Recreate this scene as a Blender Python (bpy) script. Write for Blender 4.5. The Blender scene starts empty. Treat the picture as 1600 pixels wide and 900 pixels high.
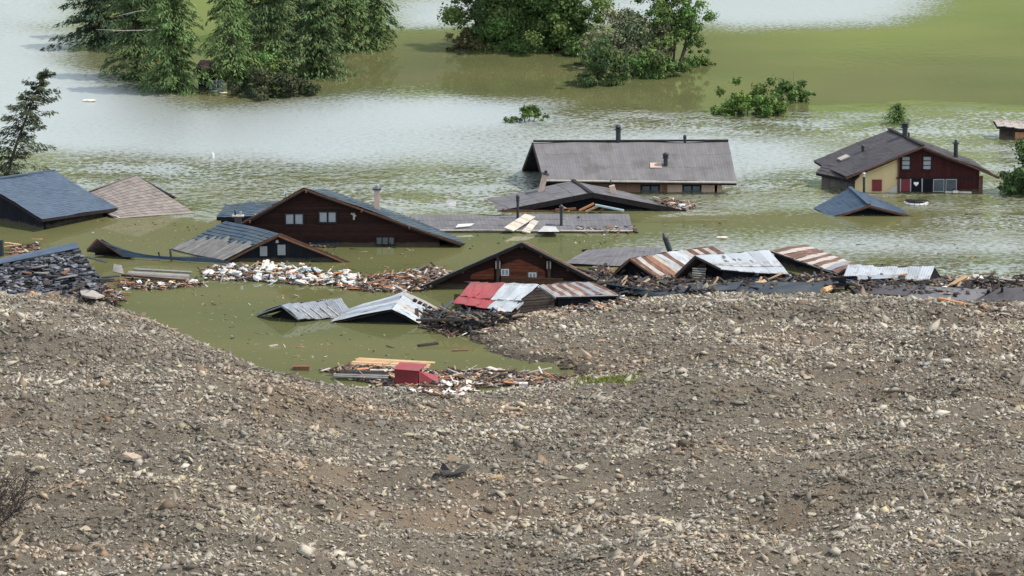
import bpy, bmesh, math, random
import numpy as np
from mathutils import Vector, Matrix
rad = math.radians
random.seed(7); rng = np.random.default_rng(7)
sc = bpy.context.scene; COL = sc.collection

# ------------------------------------------------------------------ camera
CAMZ, PITCH, FPX = 60.0, rad(13.0), 6000.0
cd = bpy.data.cameras.new('camera'); cam = bpy.data.objects.new('camera', cd); COL.objects.link(cam)
cam.location = (0, 0, CAMZ); cam.rotation_euler = (rad(90) - PITCH, 0, 0)
cd.sensor_width = 36; cd.lens = 36 * FPX / 1600; cd.clip_start = 1; cd.clip_end = 6000
sc.camera = cam

# ------------------------------------------------------------------ light
SUN_EL, SUN_AZ = rad(54), rad(97)          # azimuth from +Y (away from the camera) towards +X (right)
w = bpy.data.worlds.new('World'); sc.world = w; w.use_nodes = True
nt = w.node_tree; bg = nt.nodes['Background']
sky = nt.nodes.new('ShaderNodeTexSky'); sky.sky_type = 'NISHITA'; sky.sun_disc = False
sky.sun_elevation = SUN_EL; sky.sun_rotation = SUN_AZ; sky.altitude = 1500; sky.dust_density = 2.0
# broken bright cloud over the whole sky
tc = nt.nodes.new('ShaderNodeTexCoord'); no = nt.nodes.new('ShaderNodeTexNoise')
no.inputs['Scale'].default_value = 2.2; no.inputs['Detail'].default_value = 6
nt.links.new(tc.outputs['Generated'], no.inputs['Vector'])
cr = nt.nodes.new('ShaderNodeValToRGB'); cr.color_ramp.elements[0].position = .26; cr.color_ramp.elements[1].position = .46
nt.links.new(no.outputs['Fac'], cr.inputs['Fac'])
mx = nt.nodes.new('ShaderNodeMixRGB'); mx.inputs['Color2'].default_value = (21.0, 24.5, 28.5, 1)
# the cloud thickens towards the horizon all round
sp = nt.nodes.new('ShaderNodeSeparateXYZ'); nt.links.new(tc.outputs['Generated'], sp.inputs[0])
mr = nt.nodes.new('ShaderNodeMapRange'); mr.inputs['From Min'].default_value = .50; mr.inputs['From Max'].default_value = .85; mr.inputs['To Min'].default_value = .95; mr.inputs['To Max'].default_value = .15
nt.links.new(sp.outputs['Z'], mr.inputs['Value'])
mm0 = nt.nodes.new('ShaderNodeMath'); mm0.operation = 'MULTIPLY'; nt.links.new(mr.outputs[0], mm0.inputs[0]); nt.links.new(cr.outputs['Color'], mm0.inputs[1])
nt.links.new(mm0.outputs[0], mx.inputs['Fac']); nt.links.new(sky.outputs[0], mx.inputs['Color1'])
nt.links.new(mx.outputs[0], bg.inputs['Color']); bg.inputs['Strength'].default_value = 0.066
sd = bpy.data.lights.new('sun', 'SUN'); sd.energy = 5.0; sd.angle = rad(0.53); sd.color = (1.0, 0.94, 0.85)
so = bpy.data.objects.new('sun', sd); COL.objects.link(so)
sdir = Vector((math.cos(SUN_EL) * math.sin(SUN_AZ), math.cos(SUN_EL) * math.cos(SUN_AZ), math.sin(SUN_EL)))
so.rotation_euler = sdir.to_track_quat('Z', 'Y').to_euler(); so.location = (80, 150, 120)
sc.view_settings.view_transform = 'Standard'; sc.view_settings.look = 'None'
sc.view_settings.exposure = 0.14; sc.view_settings.gamma = 1.0

# ------------------------------------------------------------------ geometry of sight: turns a bearing and a height into a place in the world
CP, SP = math.cos(PITCH), math.sin(PITCH)
def ray(px, py):
    return Vector((px - 800, FPX * CP + (450 - py) * SP, -FPX * SP + (450 - py) * CP))
def P(px, py, z=0.0):
    d = ray(px, py); t = (z - CAMZ) / d.z
    return Vector((d.x * t, d.y * t, z))
def atY(px, py, Y):
    d = ray(px, py); t = Y / d.y
    return Vector((d.x * t, Y, CAMZ + d.z * t))
def onplane(px, py, p0, n):
    d = ray(px, py); o = Vector((0, 0, CAMZ)); t = (p0 - o).dot(n) / d.dot(n)
    return o + d * t
def WY(py): return P(800, py, 0).y

# ------------------------------------------------------------------ materials
MATS = {}
def M(name, c1, c2=None, scale=3.0, rough=0.8, bump=0.0, bscale=20.0, metal=0.0, attr=False, uv=None, stretch=(1, 1, 1), spec=0.5, trans=0.0, c3=None, s3=.6, tide=False):
    if name in MATS: return MATS[name]
    m = bpy.data.materials.new(name); m.use_nodes = True; n = m.node_tree; L = n.links
    b = n.nodes['Principled BSDF']; b.inputs['Roughness'].default_value = rough; b.inputs['Metallic'].default_value = metal
    b.inputs['Specular IOR Level'].default_value = spec
    c2 = c2 or tuple(x * .75 for x in c1)
    t = n.nodes.new('ShaderNodeTexCoord'); mp = n.nodes.new('ShaderNodeMapping'); mp.inputs['Scale'].default_value = stretch
    L.new(t.outputs['Object'], mp.inputs['Vector'])
    nz = n.nodes.new('ShaderNodeTexNoise'); nz.inputs['Scale'].default_value = scale; nz.inputs['Detail'].default_value = 5; nz.inputs['Roughness'].default_value = .65
    L.new(mp.outputs[0], nz.inputs['Vector'])
    r = n.nodes.new('ShaderNodeValToRGB'); r.color_ramp.elements[0].position = .35; r.color_ramp.elements[1].position = .65
    r.color_ramp.elements[0].color = (*c1, 1); r.color_ramp.elements[1].color = (*c2, 1)
    L.new(nz.outputs['Fac'], r.inputs['Fac']); out = r.outputs['Color']
    if c3:
        n3 = n.nodes.new('ShaderNodeTexNoise'); n3.inputs['Scale'].default_value = s3; n3.inputs['Detail'].default_value = 4
        L.new(t.outputs['Object'], n3.inputs['Vector'])
        r3 = n.nodes.new('ShaderNodeValToRGB'); r3.color_ramp.elements[0].position = .52; r3.color_ramp.elements[1].position = .66
        L.new(n3.outputs['Fac'], r3.inputs['Fac'])
        x3 = n.nodes.new('ShaderNodeMixRGB'); x3.inputs['Color2'].default_value = (*c3, 1)
        L.new(r3.outputs['Color'], x3.inputs['Fac']); L.new(out, x3.inputs['Color1']); out = x3.outputs[0]
    if attr:
        a = n.nodes.new('ShaderNodeAttribute'); a.attribute_name = 'Col'
        x = n.nodes.new('ShaderNodeMixRGB'); x.blend_type = 'MULTIPLY'; x.inputs['Fac'].default_value = 1
        L.new(out, x.inputs['Color1']); L.new(a.outputs['Color'], x.inputs['Color2']); out = x.outputs[0]
    if tide:                               # silt left on the walls just above the water
        gp_ = n.nodes.new('ShaderNodeNewGeometry'); sz = n.nodes.new('ShaderNodeSeparateXYZ'); L.new(gp_.outputs['Position'], sz.inputs[0])
        na = n.nodes.new('ShaderNodeMath'); na.operation = 'MULTIPLY_ADD'; L.new(nz.outputs['Fac'], na.inputs[0]); na.inputs[1].default_value = -.5; L.new(sz.outputs['Z'], na.inputs[2])
        tr = n.nodes.new('ShaderNodeMapRange'); tr.inputs['From Min'].default_value = -.12; tr.inputs['From Max'].default_value = .05; tr.inputs['To Min'].default_value = .5; tr.inputs['To Max'].default_value = 0; L.new(na.outputs[0], tr.inputs['Value'])
        xt = n.nodes.new('ShaderNodeMixRGB'); xt.inputs['Color2'].default_value = (.115, .095, .060, 1); L.new(tr.outputs[0], xt.inputs['Fac']); L.new(out, xt.inputs['Color1']); out = xt.outputs[0]
    L.new(out, b.inputs['Base Color'])
    if bump:
        bn = n.nodes.new('ShaderNodeTexNoise'); bn.inputs['Scale'].default_value = bscale; bn.inputs['Detail'].default_value = 3
        L.new(mp.outputs[0], bn.inputs['Vector'])
        bp = n.nodes.new('ShaderNodeBump'); bp.inputs['Strength'].default_value = bump; bp.inputs['Distance'].default_value = .05
        L.new(bn.outputs['Fac'], bp.inputs['Height']); L.new(bp.outputs[0], b.inputs['Normal'])
    MATS[name] = m; return m

# ------------------------------------------------------------------ object helpers
WLOC = {}
def tag(o, label=None, cat=None, group=None, kind=None):
    if label: o['label'] = label
    if cat: o['category'] = cat
    if group: o['group'] = group
    if kind: o['kind'] = kind
    elif cat: o['kind'] = 'thing'
    return o
def thing(name, label, cat, loc, group=None):
    o = bpy.data.objects.new(name, None); COL.objects.link(o); o.location = loc; o.empty_display_size = .3
    WLOC[o.name] = Vector(loc); return tag(o, label, cat, group)
class MB:
    """collects faces (world coordinates), then links them as ONE mesh object"""
    def __init__(s): s.v = []; s.f = []; s.c = []; s.cc = (1, 1, 1)
    def col(s, *c): s.cc = c; return s
    def poly(s, pts):
        i = len(s.v); s.v += [tuple(p) for p in pts]; s.c += [s.cc] * len(pts); s.f.append(tuple(range(i, i + len(pts)))); return s
    def hexa(s, b, t):                     # bottom 4, top 4 corners
        i = len(s.v); s.v += [tuple(p) for p in b] + [tuple(p) for p in t]; s.c += [s.cc] * 8
        s.f += [(i+3, i+2, i+1, i), (i+4, i+5, i+6, i+7)] + [(i+k, i+(k+1) % 4, i+4+(k+1) % 4, i+4+k) for k in range(4)]; return s
    def box(s, c, sx, sy, sz, rot=None):
        c = Vector(c); rot = rot or Matrix.Identity(3)
        q = [(-1, -1), (1, -1), (1, 1), (-1, 1)]
        return s.hexa([c + rot @ Vector((a * sx / 2, b * sy / 2, -sz / 2)) for a, b in q], [c + rot @ Vector((a * sx / 2, b * sy / 2, sz / 2)) for a, b in q])
    def bar(s, a, b, w, h, up=Vector((0, 0, 1))):
        a, b = Vector(a), Vector(b); d = (b - a).normalized(); x = d.cross(up)
        x = x.normalized() if x.length > 1e-4 else Vector((1, 0, 0)); u = x.cross(d).normalized()
        q = [(-1, -1), (1, -1), (1, 1), (-1, 1)]
        return s.hexa([a + x * w / 2 * i + u * h / 2 * j for i, j in q], [b + x * w / 2 * i + u * h / 2 * j for i, j in q])
    def slab(s, q, th, n=None):            # quad extruded against its normal
        q = [Vector(p) for p in q]; n = n or (q[1] - q[0]).cross(q[3] - q[0]).normalized()
        return s.hexa([p - n * th for p in q], q)
    def prism(s, pts, d):                  # polygon extruded along d
        pts = [Vector(p) for p in pts]; n = len(pts); i = len(s.v)
        s.v += [tuple(p) for p in pts] + [tuple(p + d) for p in pts]; s.c += [s.cc] * (2 * n)
        s.f += [tuple(range(i, i + n)), tuple(range(i + 2 * n - 1, i + n - 1, -1))] + [(i + (k + 1) % n, i + k, i + n + k, i + n + (k + 1) % n) for k in range(n)]; return s
    def tube(s, a, b, r1, r2=None, n=10, cap=True):
        a, b = Vector(a), Vector(b); r2 = r1 if r2 is None else r2; d = (b - a).normalized()
        x = d.orthogonal().normalized(); y = d.cross(x); i = len(s.v)
        for p, r in ((a, r1), (b, r2)):
            for k in range(n):
                t = 2 * math.pi * k / n; s.v.append(tuple(p + (x * math.cos(t) + y * math.sin(t)) * r)); s.c.append(s.cc)
        s.f += [(i + k, i + (k + 1) % n, i + n + (k + 1) % n, i + n + k) for k in range(n)]
        if cap: s.f += [tuple(range(i + n - 1, i - 1, -1)), tuple(range(i + n, i + 2 * n))]
        return s
    def build(s, name, mat, parent=None, smooth=False, origin=None, kind=None):
        a = np.array(s.v, dtype=np.float64)
        if origin is None: o0 = Vector(((a[:, 0].min() + a[:, 0].max()) / 2, (a[:, 1].min() + a[:, 1].max()) / 2, a[:, 2].min()))
        else: o0 = Vector(origin)
        me = bpy.data.meshes.new(name); me.from_pydata((a - np.array(o0)).tolist(), [], s.f)
        ca = me.color_attributes.new('Col', 'FLOAT_COLOR', 'POINT')
        ca.data.foreach_set('color', np.concatenate([np.array(s.c, dtype=np.float32), np.ones((len(s.c), 1), np.float32)], 1).ravel())
        me.materials.append(mat)
        if smooth: me.polygons.foreach_set('use_smooth', [True] * len(me.polygons))
        ob = bpy.data.objects.new(name, me); COL.objects.link(ob); WLOC[ob.name] = o0
        if parent is not None: ob.parent = parent; ob.location = o0 - WLOC[parent.name]
        else: ob.location = o0
        if kind: ob['kind'] = kind
        return ob
def npmesh(name, verts, faces, cols, mat, loc=(0, 0, 0)):
    """fast mesh from arrays; faces n x k"""
    me = bpy.data.meshes.new(name); nv, (nf, k) = len(verts), faces.shape
    me.vertices.add(nv); me.vertices.foreach_set('co', np.ascontiguousarray(verts, dtype=np.float32).ravel())
    me.loops.add(nf * k); me.loops.foreach_set('vertex_index', faces.astype(np.int32).ravel())
    me.polygons.add(nf); me.polygons.foreach_set('loop_start', np.arange(0, nf * k, k, dtype=np.int32))
    if cols is not None:
        ca = me.color_attributes.new('Col', 'FLOAT_COLOR', 'POINT')
        c = np.ones((nv, 4), np.float32); c[:, :3] = cols; ca.data.foreach_set('color', c.ravel())
    me.update(calc_edges=True); me.materials.append(mat)
    ob = bpy.data.objects.new(name, me); COL.objects.link(ob); ob.location = loc; WLOC[ob.name] = Vector(loc)
    return ob

# ------------------------------------------------------------------ noise on arrays
def _lat(ix, iy, seed):
    h = (ix.astype(np.int64) * 374761393 + iy.astype(np.int64) * 668265263 + seed * 1442695041) & 0x7fffffff
    h = ((h ^ (h >> 13)) * 1274126177) & 0x7fffffff
    return ((h ^ (h >> 16)) & 0xffff) / 65535.0
def vnoise(x, y, seed=0):
    x = np.asarray(x, float); y = np.asarray(y, float); ix = np.floor(x); iy = np.floor(y); fx = x - ix; fy = y - iy
    fx = fx * fx * (3 - 2 * fx); fy = fy * fy * (3 - 2 * fy)
    a = _lat(ix, iy, seed); b = _lat(ix + 1, iy, seed); c = _lat(ix, iy + 1, seed); d = _lat(ix + 1, iy + 1, seed)
    return (a * (1 - fx) + b * fx) * (1 - fy) + (c * (1 - fx) + d * fx) * fy * 1.0
def fbm(x, y, seed=0, o=4):
    t = 0; a = 1; s = 0
    for k in range(o): t = t + a * (vnoise(x * 2 ** k + 17 * k, y * 2 ** k - 9 * k, seed + k) - .5); s += a; a *= .5
    return t / s * 2
def seg_dist(x, y, pts, closed=True):
    d = np.full(np.shape(x), 1e9); inside = np.zeros(np.shape(x), bool); n = len(pts)
    for k in range(n):
        ax, ay = pts[k]; bx, by = pts[(k + 1) % n]
        dx, dy = bx - ax, by - ay; t = np.clip(((x - ax) * dx + (y - ay) * dy) / (dx * dx + dy * dy + 1e-9), 0, 1)
        d = np.minimum(d, np.hypot(x - ax - t * dx, y - ay - t * dy))
        if closed:
            c = ((ay > y) != (by > y)) & (x < (bx - ax) * (y - ay) / ((by - ay) if by != ay else 1e-9) + ax)
            inside ^= c
    return np.where(inside, -d, d)
def w2(pl): return [tuple(P(a, b, 0).xy) for a, b in pl]

# ------------------------------------------------------------------ terrain (the landslide mound and the valley floor under the lake)
SHORE = [(-300, 478), (60, 484), (190, 492), (250, 512), (300, 536), (350, 560), (400, 582), (450, 598), (520, 606), (600, 609), (700, 614), (770, 612),
         (830, 603), (890, 592), (905, 580), (870, 570), (800, 560), (760, 545), (735, 528), (700, 520), (650, 516), (690, 500),
         (760, 499), (820, 491), (900, 479), (960, 468), (1100, 460), (1300, 463), (1500, 472), (1900, 474)]
_sh = w2(SHORE)
LAND = [(-2500, _sh[0][1] + 5)] + _sh + [(2500, _sh[-1][1] - 5), (2500, -2500), (-2500, -2500)]
def height(x, y):
    x = np.asarray(x, float); y = np.asarray(y, float)
    d = -seg_dist(x, y, LAND)
    wl = 1 / (1 + np.exp((x + 11) / 1.6))
    up = 1.0 * (1 - np.exp(-np.maximum(d, 0) / 5)) * (1 - wl) + 3.2 * (1 - np.exp(-np.maximum(d, 0) / 5.0)) * wl
    land = up + 0.045 * np.clip(d, 0, 150)
    land = land + (fbm(x / 24, y / 13, 3) * 2.6 + fbm(x / 7, y / 3.5, 11) * 1.25 - np.abs(fbm(x / 16 + y / 30, y / 9, 13)) * 1.4 + fbm(x / 2.6, y / 1.6, 15, 3) * .22 + fbm(x / 1.6, y / 1.6, 21, 3) * .12) * (1 - np.exp(-np.maximum(d, 0) / 13))
    land = land + fbm(x / 2.5, y / 1.5, 31, 3) * .22 * np.exp(-np.abs(d) / 4)
    land = np.maximum(land, -.3 + np.zeros_like(land))
    bed = np.maximum(-3.0, -0.28 * np.maximum(-d, 0)) + fbm(x / 2.5, y / 1.5, 31, 3) * .12 * np.exp(-np.abs(d) / 4)
    return np.where(d > 0, land, bed)
def hgt(x, y): return float(height(np.array([x]), np.array([y]))[0])
def ground(px, py):
    z = 2.0
    for _ in range(12):
        p = P(px, py, z); z2 = hgt(p.x, p.y); z = z + (z2 - z) * .6
    return P(px, py, z)
def spaced(a, b, st, far):
    c = list(np.arange(a, b + 1e-6, st)); s = st; x = a; lo = []
    while x > -far: s *= 1.35; x -= s; lo.append(x)
    s = st; x = b; hi = []
    while x < far: s *= 1.35; x += s; hi.append(x)
    return np.array(lo[::-1] + c + hi)
gx = spaced(-46, 46, .33, 2600); gy = spaced(128, 276, .33, 2600)
X, Y = np.meshgrid(gx, gy); Z = height(X, Y)
_Zl = Z; _ix0 = int(np.argmin(np.abs(gx + 46))); _iy0 = int(np.argmin(np.abs(gy - 128)))
def hgt(x, y):                             # height read off the grid
    a = (x + 46) / .33 + _ix0; b = (y - 128) / .33 + _iy0
    if not (_ix0 <= a < len(gx) - 60 and _iy0 <= b < len(gy) - 60): return float(height(np.array([x]), np.array([y]))[0])
    i, j = int(a), int(b); fa, fb = a - i, b - j
    return float((_Zl[j, i] * (1 - fa) + _Zl[j, i + 1] * fa) * (1 - fb) + (_Zl[j + 1, i] * (1 - fa) + _Zl[j + 1, i + 1] * fa) * fb)
mud = fbm(X / 7, Y / 4, 77, 4)
def grid_faces(nx, ny):
    i = np.arange(nx * ny).reshape(ny, nx)
    return np.stack([i[:-1, :-1], i[:-1, 1:], i[1:, 1:], i[1:, :-1]], -1).reshape(-1, 4)
def ground_mat():
    m = bpy.data.materials.new('rubble_soil'); m.use_nodes = True; n = m.node_tree; L = n.links; b = n.nodes['Principled BSDF']
    b.inputs['Roughness'].default_value = .95; b.inputs['Specular IOR Level'].default_value = .2
    t = n.nodes.new('ShaderNodeTexCoord')
    def noise(s, d=6):
        q = n.nodes.new('ShaderNodeTexNoise'); q.inputs['Scale'].default_value = s; q.inputs['Detail'].default_value = d; q.inputs['Roughness'].default_value = .7
        L.new(t.outputs['Object'], q.inputs['Vector']); return q
    def ramp(src, p0, c0, p1, c1):
        r = n.nodes.new('ShaderNodeValToRGB'); r.color_ramp.elements[0].position = p0; r.color_ramp.elements[0].color = (*c0, 1)
        r.color_ramp.elements[1].position = p1; r.color_ramp.elements[1].color = (*c1, 1); L.new(src, r.inputs['Fac']); return r
    a = ramp(noise(3.5).outputs['Fac'], .38, (.088, .072, .054), .62, (.155, .132, .100))
    mm = ramp(noise(.16, 4).outputs['Fac'], .52, (0, 0, 0), .70, (.65, .65, .65))
    x = n.nodes.new('ShaderNodeMixRGB'); L.new(mm.outputs[0], x.inputs['Fac']); L.new(a.outputs[0], x.inputs['Color1']); x.inputs['Color2'].default_value = (.185, .125, .080, 1)
    v = n.nodes.new('ShaderNodeTexVoronoi'); v.inputs['Scale'].default_value = 9; L.new(t.outputs['Object'], v.inputs['Vector'])
    vr = ramp(v.outputs['Distance'], .28, (1, 1, 1), .42, (0, 0, 0))
    sel = ramp(noise(3.2, 3).outputs['Fac'], .46, (0, 0, 0), .52, (.75, .75, .75))
    mu = n.nodes.new('ShaderNodeMath'); mu.operation = 'MULTIPLY'; L.new(vr.outputs[0], mu.inputs[0]); L.new(sel.outputs[0], mu.inputs[1])
    x2 = n.nodes.new('ShaderNodeMixRGB'); L.new(mu.outputs[0], x2.inputs['Fac']); L.new(x.outputs[0], x2.inputs['Color1']); x2.inputs['Color2'].default_value = (.30, .265, .20, 1)
    gp_ = n.nodes.new('ShaderNodeNewGeometry'); sz = n.nodes.new('ShaderNodeSeparateXYZ'); L.new(gp_.outputs['Position'], sz.inputs[0])
    wt = n.nodes.new('ShaderNodeMapRange'); wt.inputs['From Min'].default_value = .10; wt.inputs['From Max'].default_value = .35; wt.inputs['To Min'].default_value = .45; wt.inputs['To Max'].default_value = 1; L.new(sz.outputs['Z'], wt.inputs['Value'])
    x3 = n.nodes.new('ShaderNodeMixRGB'); x3.blend_type = 'MULTIPLY'; x3.inputs['Fac'].default_value = 1; L.new(x2.outputs[0], x3.inputs['Color1']); L.new(wt.outputs[0], x3.inputs['Color2'])   # soaked rim along the water
    L.new(x3.outputs[0], b.inputs['Base Color'])
    ad = n.nodes.new('ShaderNodeMath'); ad.operation = 'ADD'; L.new(noise(9).outputs['Fac'], ad.inputs[0]); L.new(mu.outputs[0], ad.inputs[1])
    bp = n.nodes.new('ShaderNodeBump'); bp.inputs['Strength'].default_value = .8; bp.inputs['Distance'].default_value = .12
    L.new(ad.outputs[0], bp.inputs['Height']); L.new(bp.outputs[0], b.inputs['Normal'])
    return m
terr = npmesh('ground', np.stack([X, Y, Z], -1).reshape(-1, 3), grid_faces(len(gx), len(gy)), None, ground_mat())
terr['kind'] = 'structure'

# ------------------------------------------------------------------ lake: one sheet; ruffled areas carry wave height, pale ones painted sky sheen
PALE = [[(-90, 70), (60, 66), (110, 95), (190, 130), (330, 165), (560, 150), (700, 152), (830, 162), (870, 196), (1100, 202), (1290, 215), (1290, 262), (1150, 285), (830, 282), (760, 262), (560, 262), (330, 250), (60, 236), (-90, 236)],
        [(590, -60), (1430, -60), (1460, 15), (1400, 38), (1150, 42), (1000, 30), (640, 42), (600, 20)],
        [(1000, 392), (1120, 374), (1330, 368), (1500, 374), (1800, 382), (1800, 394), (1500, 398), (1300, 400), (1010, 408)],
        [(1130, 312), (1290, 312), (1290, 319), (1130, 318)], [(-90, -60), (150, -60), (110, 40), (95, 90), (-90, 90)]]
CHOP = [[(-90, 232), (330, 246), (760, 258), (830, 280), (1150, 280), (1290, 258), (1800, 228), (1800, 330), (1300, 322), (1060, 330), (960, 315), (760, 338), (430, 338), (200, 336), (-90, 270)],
        [(850, 176), (1800, 170), (1800, 240), (1290, 228), (850, 212)], [(1480, 340), (1800, 330), (1800, 366), (1480, 362)], [(1300, 402), (1800, 398), (1800, 446), (1340, 440)],
        [(-90, 0), (130, -5), (100, 45), (-90, 50)]]
wx = spaced(-64, 64, .75, 1500); wy = np.concatenate([np.arange(205, 470, .75), 470 + np.cumsum(.75 * 1.12 ** np.arange(46))]); wy = wy[wy < 1500]
X, Y = np.meshgrid(wx, wy)
nz1 = fbm(X / 9, Y / 9, 5, 4) * 2.6 + fbm(X / 2.2, Y / 3, 6, 3) * .9
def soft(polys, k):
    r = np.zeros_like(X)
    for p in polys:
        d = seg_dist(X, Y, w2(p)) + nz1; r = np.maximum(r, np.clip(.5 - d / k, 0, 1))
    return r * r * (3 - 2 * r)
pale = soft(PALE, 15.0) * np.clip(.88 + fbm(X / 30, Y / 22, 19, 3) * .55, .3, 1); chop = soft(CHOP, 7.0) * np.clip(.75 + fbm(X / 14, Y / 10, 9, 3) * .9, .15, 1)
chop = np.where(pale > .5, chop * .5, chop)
def water_mat():
    m = bpy.data.materials.new('lake_water'); m.use_nodes = True; n = m.node_tree; L = n.links; b = n.nodes['Principled BSDF']
    t = n.nodes.new('ShaderNodeTexCoord')
    def at(nm): a = n.nodes.new('ShaderNodeAttribute'); a.attribute_name = nm; return a.outputs['Fac']
    def math_(op, a, c, v=None):
        q = n.nodes.new('ShaderNodeMath'); q.operation = op
        for i, s in enumerate((a, c)):
            if isinstance(s, (int, float)): q.inputs[i].default_value = s
            else: L.new(s, q.inputs[i])
        return q.outputs[0]
    def noise(s, d=3, sy=1.0):
        mp = n.nodes.new('ShaderNodeMapping'); mp.inputs['Scale'].default_value = (1, sy, 1); L.new(t.outputs['Object'], mp.inputs['Vector'])
        q = n.nodes.new('ShaderNodeTexNoise'); q.inputs['Scale'].default_value = s; q.inputs['Detail'].default_value = d; L.new(mp.outputs[0], q.inputs['Vector']); return q.outputs['Fac']
    pal, chp = at('pale'), at('chop')
    def sstep(src, a, c):
        q = n.nodes.new('ShaderNodeMapRange'); q.interpolation_type = 'SMOOTHSTEP'; q.inputs['From Min'].default_value = a; q.inputs['From Max'].default_value = c
        L.new(src, q.inputs['Value']); return q.outputs[0]
    # noise frays the painted sky sheen and scatters its glints over ruffled water
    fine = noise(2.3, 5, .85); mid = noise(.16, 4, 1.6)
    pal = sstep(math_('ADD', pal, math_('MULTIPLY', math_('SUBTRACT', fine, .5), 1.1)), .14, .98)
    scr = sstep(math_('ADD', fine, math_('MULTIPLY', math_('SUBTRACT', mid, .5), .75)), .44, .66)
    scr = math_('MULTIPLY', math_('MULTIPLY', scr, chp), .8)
    sky_sheen = math_('MAXIMUM', pal, scr)
    L.new(sky_sheen, b.inputs['Coat Weight'])
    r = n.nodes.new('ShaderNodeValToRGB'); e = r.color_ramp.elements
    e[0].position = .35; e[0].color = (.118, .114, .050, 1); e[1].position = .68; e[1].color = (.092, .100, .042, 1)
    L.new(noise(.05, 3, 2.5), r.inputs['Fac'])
    fm = n.nodes.new('ShaderNodeMixRGB'); fm.inputs['Color2'].default_value = (.29, .32, .33, 1); L.new(math_('MULTIPLY', sky_sheen, .62), fm.inputs['Fac'])  # sky glare of the pale areas is mixed into the base colour
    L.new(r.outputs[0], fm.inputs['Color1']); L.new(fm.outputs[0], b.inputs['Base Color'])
    b.inputs['IOR'].default_value = 1.333   # added coat strengthens the sky reflection on the pale areas
    b.inputs['Coat IOR'].default_value = 3.2; b.inputs['Coat Roughness'].default_value = .42
    rg = math_('ADD', math_('MULTIPLY', sky_sheen, .48), .035); rg = math_('ADD', rg, math_('MULTIPLY', chp, .05)); L.new(rg, b.inputs['Roughness'])
    h = math_('MULTIPLY', noise(1.1, 3, .8), math_('ADD', math_('MULTIPLY', chp, .55), math_('ADD', math_('MULTIPLY', pal, .12), .004)))
    h2 = math_('MULTIPLY', noise(4.5, 2, .8), math_('ADD', math_('MULTIPLY', chp, .06), math_('ADD', math_('MULTIPLY', pal, .05), .0008)))
    bp = n.nodes.new('ShaderNodeBump'); bp.inputs['Strength'].default_value = 1; bp.inputs['Distance'].default_value = 1.0
    L.new(math_('ADD', h, h2), bp.inputs['Height']); L.new(bp.outputs[0], b.inputs['Normal'])
    return m
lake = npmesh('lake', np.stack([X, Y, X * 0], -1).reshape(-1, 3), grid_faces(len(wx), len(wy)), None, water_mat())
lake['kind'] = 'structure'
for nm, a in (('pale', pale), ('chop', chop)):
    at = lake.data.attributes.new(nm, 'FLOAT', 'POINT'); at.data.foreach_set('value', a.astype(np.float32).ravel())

# ------------------------------------------------------------------ valley side beyond the lake (seen only in the water)
hx = np.linspace(-2600, 2600, 130); hy = np.concatenate([np.linspace(620, 1500, 60), np.linspace(1550, 3500, 20)])
X, Y = np.meshgrid(hx, hy)
Z = np.clip((Y - 640) * .42, -6, 430) + fbm(X / 300, Y / 200, 41, 5) * np.clip((Y - 640) * .16, 0, 90)
mg = M('meadow', (.150, .215, .036), (.100, .150, .028), scale=.012, rough=.95, c3=(.022, .032, .012), s3=.006)
_n = mg.node_tree; _b = _n.nodes['Principled BSDF']; _src = _b.inputs['Base Color'].links[0].from_socket
_g = _n.nodes.new('ShaderNodeNewGeometry'); _s = _n.nodes.new('ShaderNodeSeparateXYZ'); _n.links.new(_g.outputs['Position'], _s.inputs[0])
_t = _n.nodes.new('ShaderNodeTexNoise'); _t.inputs['Scale'].default_value = .02; _n.links.new(_g.outputs['Position'], _t.inputs['Vector'])
_a = _n.nodes.new('ShaderNodeMath'); _a.operation = 'MULTIPLY_ADD'; _a.inputs[1].default_value = 110; _n.links.new(_t.outputs['Fac'], _a.inputs[0]); _n.links.new(_s.outputs['Z'], _a.inputs[2])
_m = _n.nodes.new('ShaderNodeMapRange'); _m.inputs['From Min'].default_value = 135; _m.inputs['From Max'].default_value = 215; _n.links.new(_a.outputs[0], _m.inputs['Value'])
_x = _n.nodes.new('ShaderNodeMixRGB'); _x.inputs['Color2'].default_value = (.040, .046, .024, 1); _n.links.new(_m.outputs[0], _x.inputs['Fac']); _n.links.new(_src, _x.inputs['Color1']); _n.links.new(_x.outputs[0], _b.inputs['Base Color'])   # forest above the meadows
hs = npmesh('hillside', np.stack([X, Y, Z], -1).reshape(-1, 3), grid_faces(len(hx), len(hy)), None, mg); hs['kind'] = 'structure'

# ================================================================== BUILDINGS
m_slate = M('blue_slate', (.036, .056, .088), (.052, .078, .115), scale=1.2, rough=.55, attr=True, bump=.3, bscale=14)
m_blue = M('deep_blue_sheet', (.016, .034, .062), (.024, .048, .080), scale=.9, rough=.5, attr=True)
m_teal = M('blue_grey_tile', (.026, .048, .072), (.042, .068, .092), scale=1.0, rough=.5, attr=True, c3=(.06, .065, .065), s3=.9)
m_weath = M('weathered_grey_board', (.13, .125, .12), (.24, .225, .205), scale=1.6, rough=.9, attr=True, stretch=(1, 4, 1), spec=.15)
m_pink = M('pinkish_brown_tile', (.185, .158, .142), (.24, .208, .19), scale=1.4, rough=.85, attr=True, spec=.15)
m_grey = M('grey_fibre_tile', (.128, .121, .122), (.162, .153, .153), scale=.7, rough=.75, attr=True, c3=(.112, .104, .102), s3=.5, spec=.15)
m_grey2 = M('mid_grey_tile', (.105, .100, .107), (.145, .138, .142), scale=.9, rough=.7, attr=True, spec=.15)
m_dgrey = M('dark_grey_tile', (.047, .042, .046), (.070, .062, .064), scale=.8, rough=.6, attr=True, spec=.15)
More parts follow.
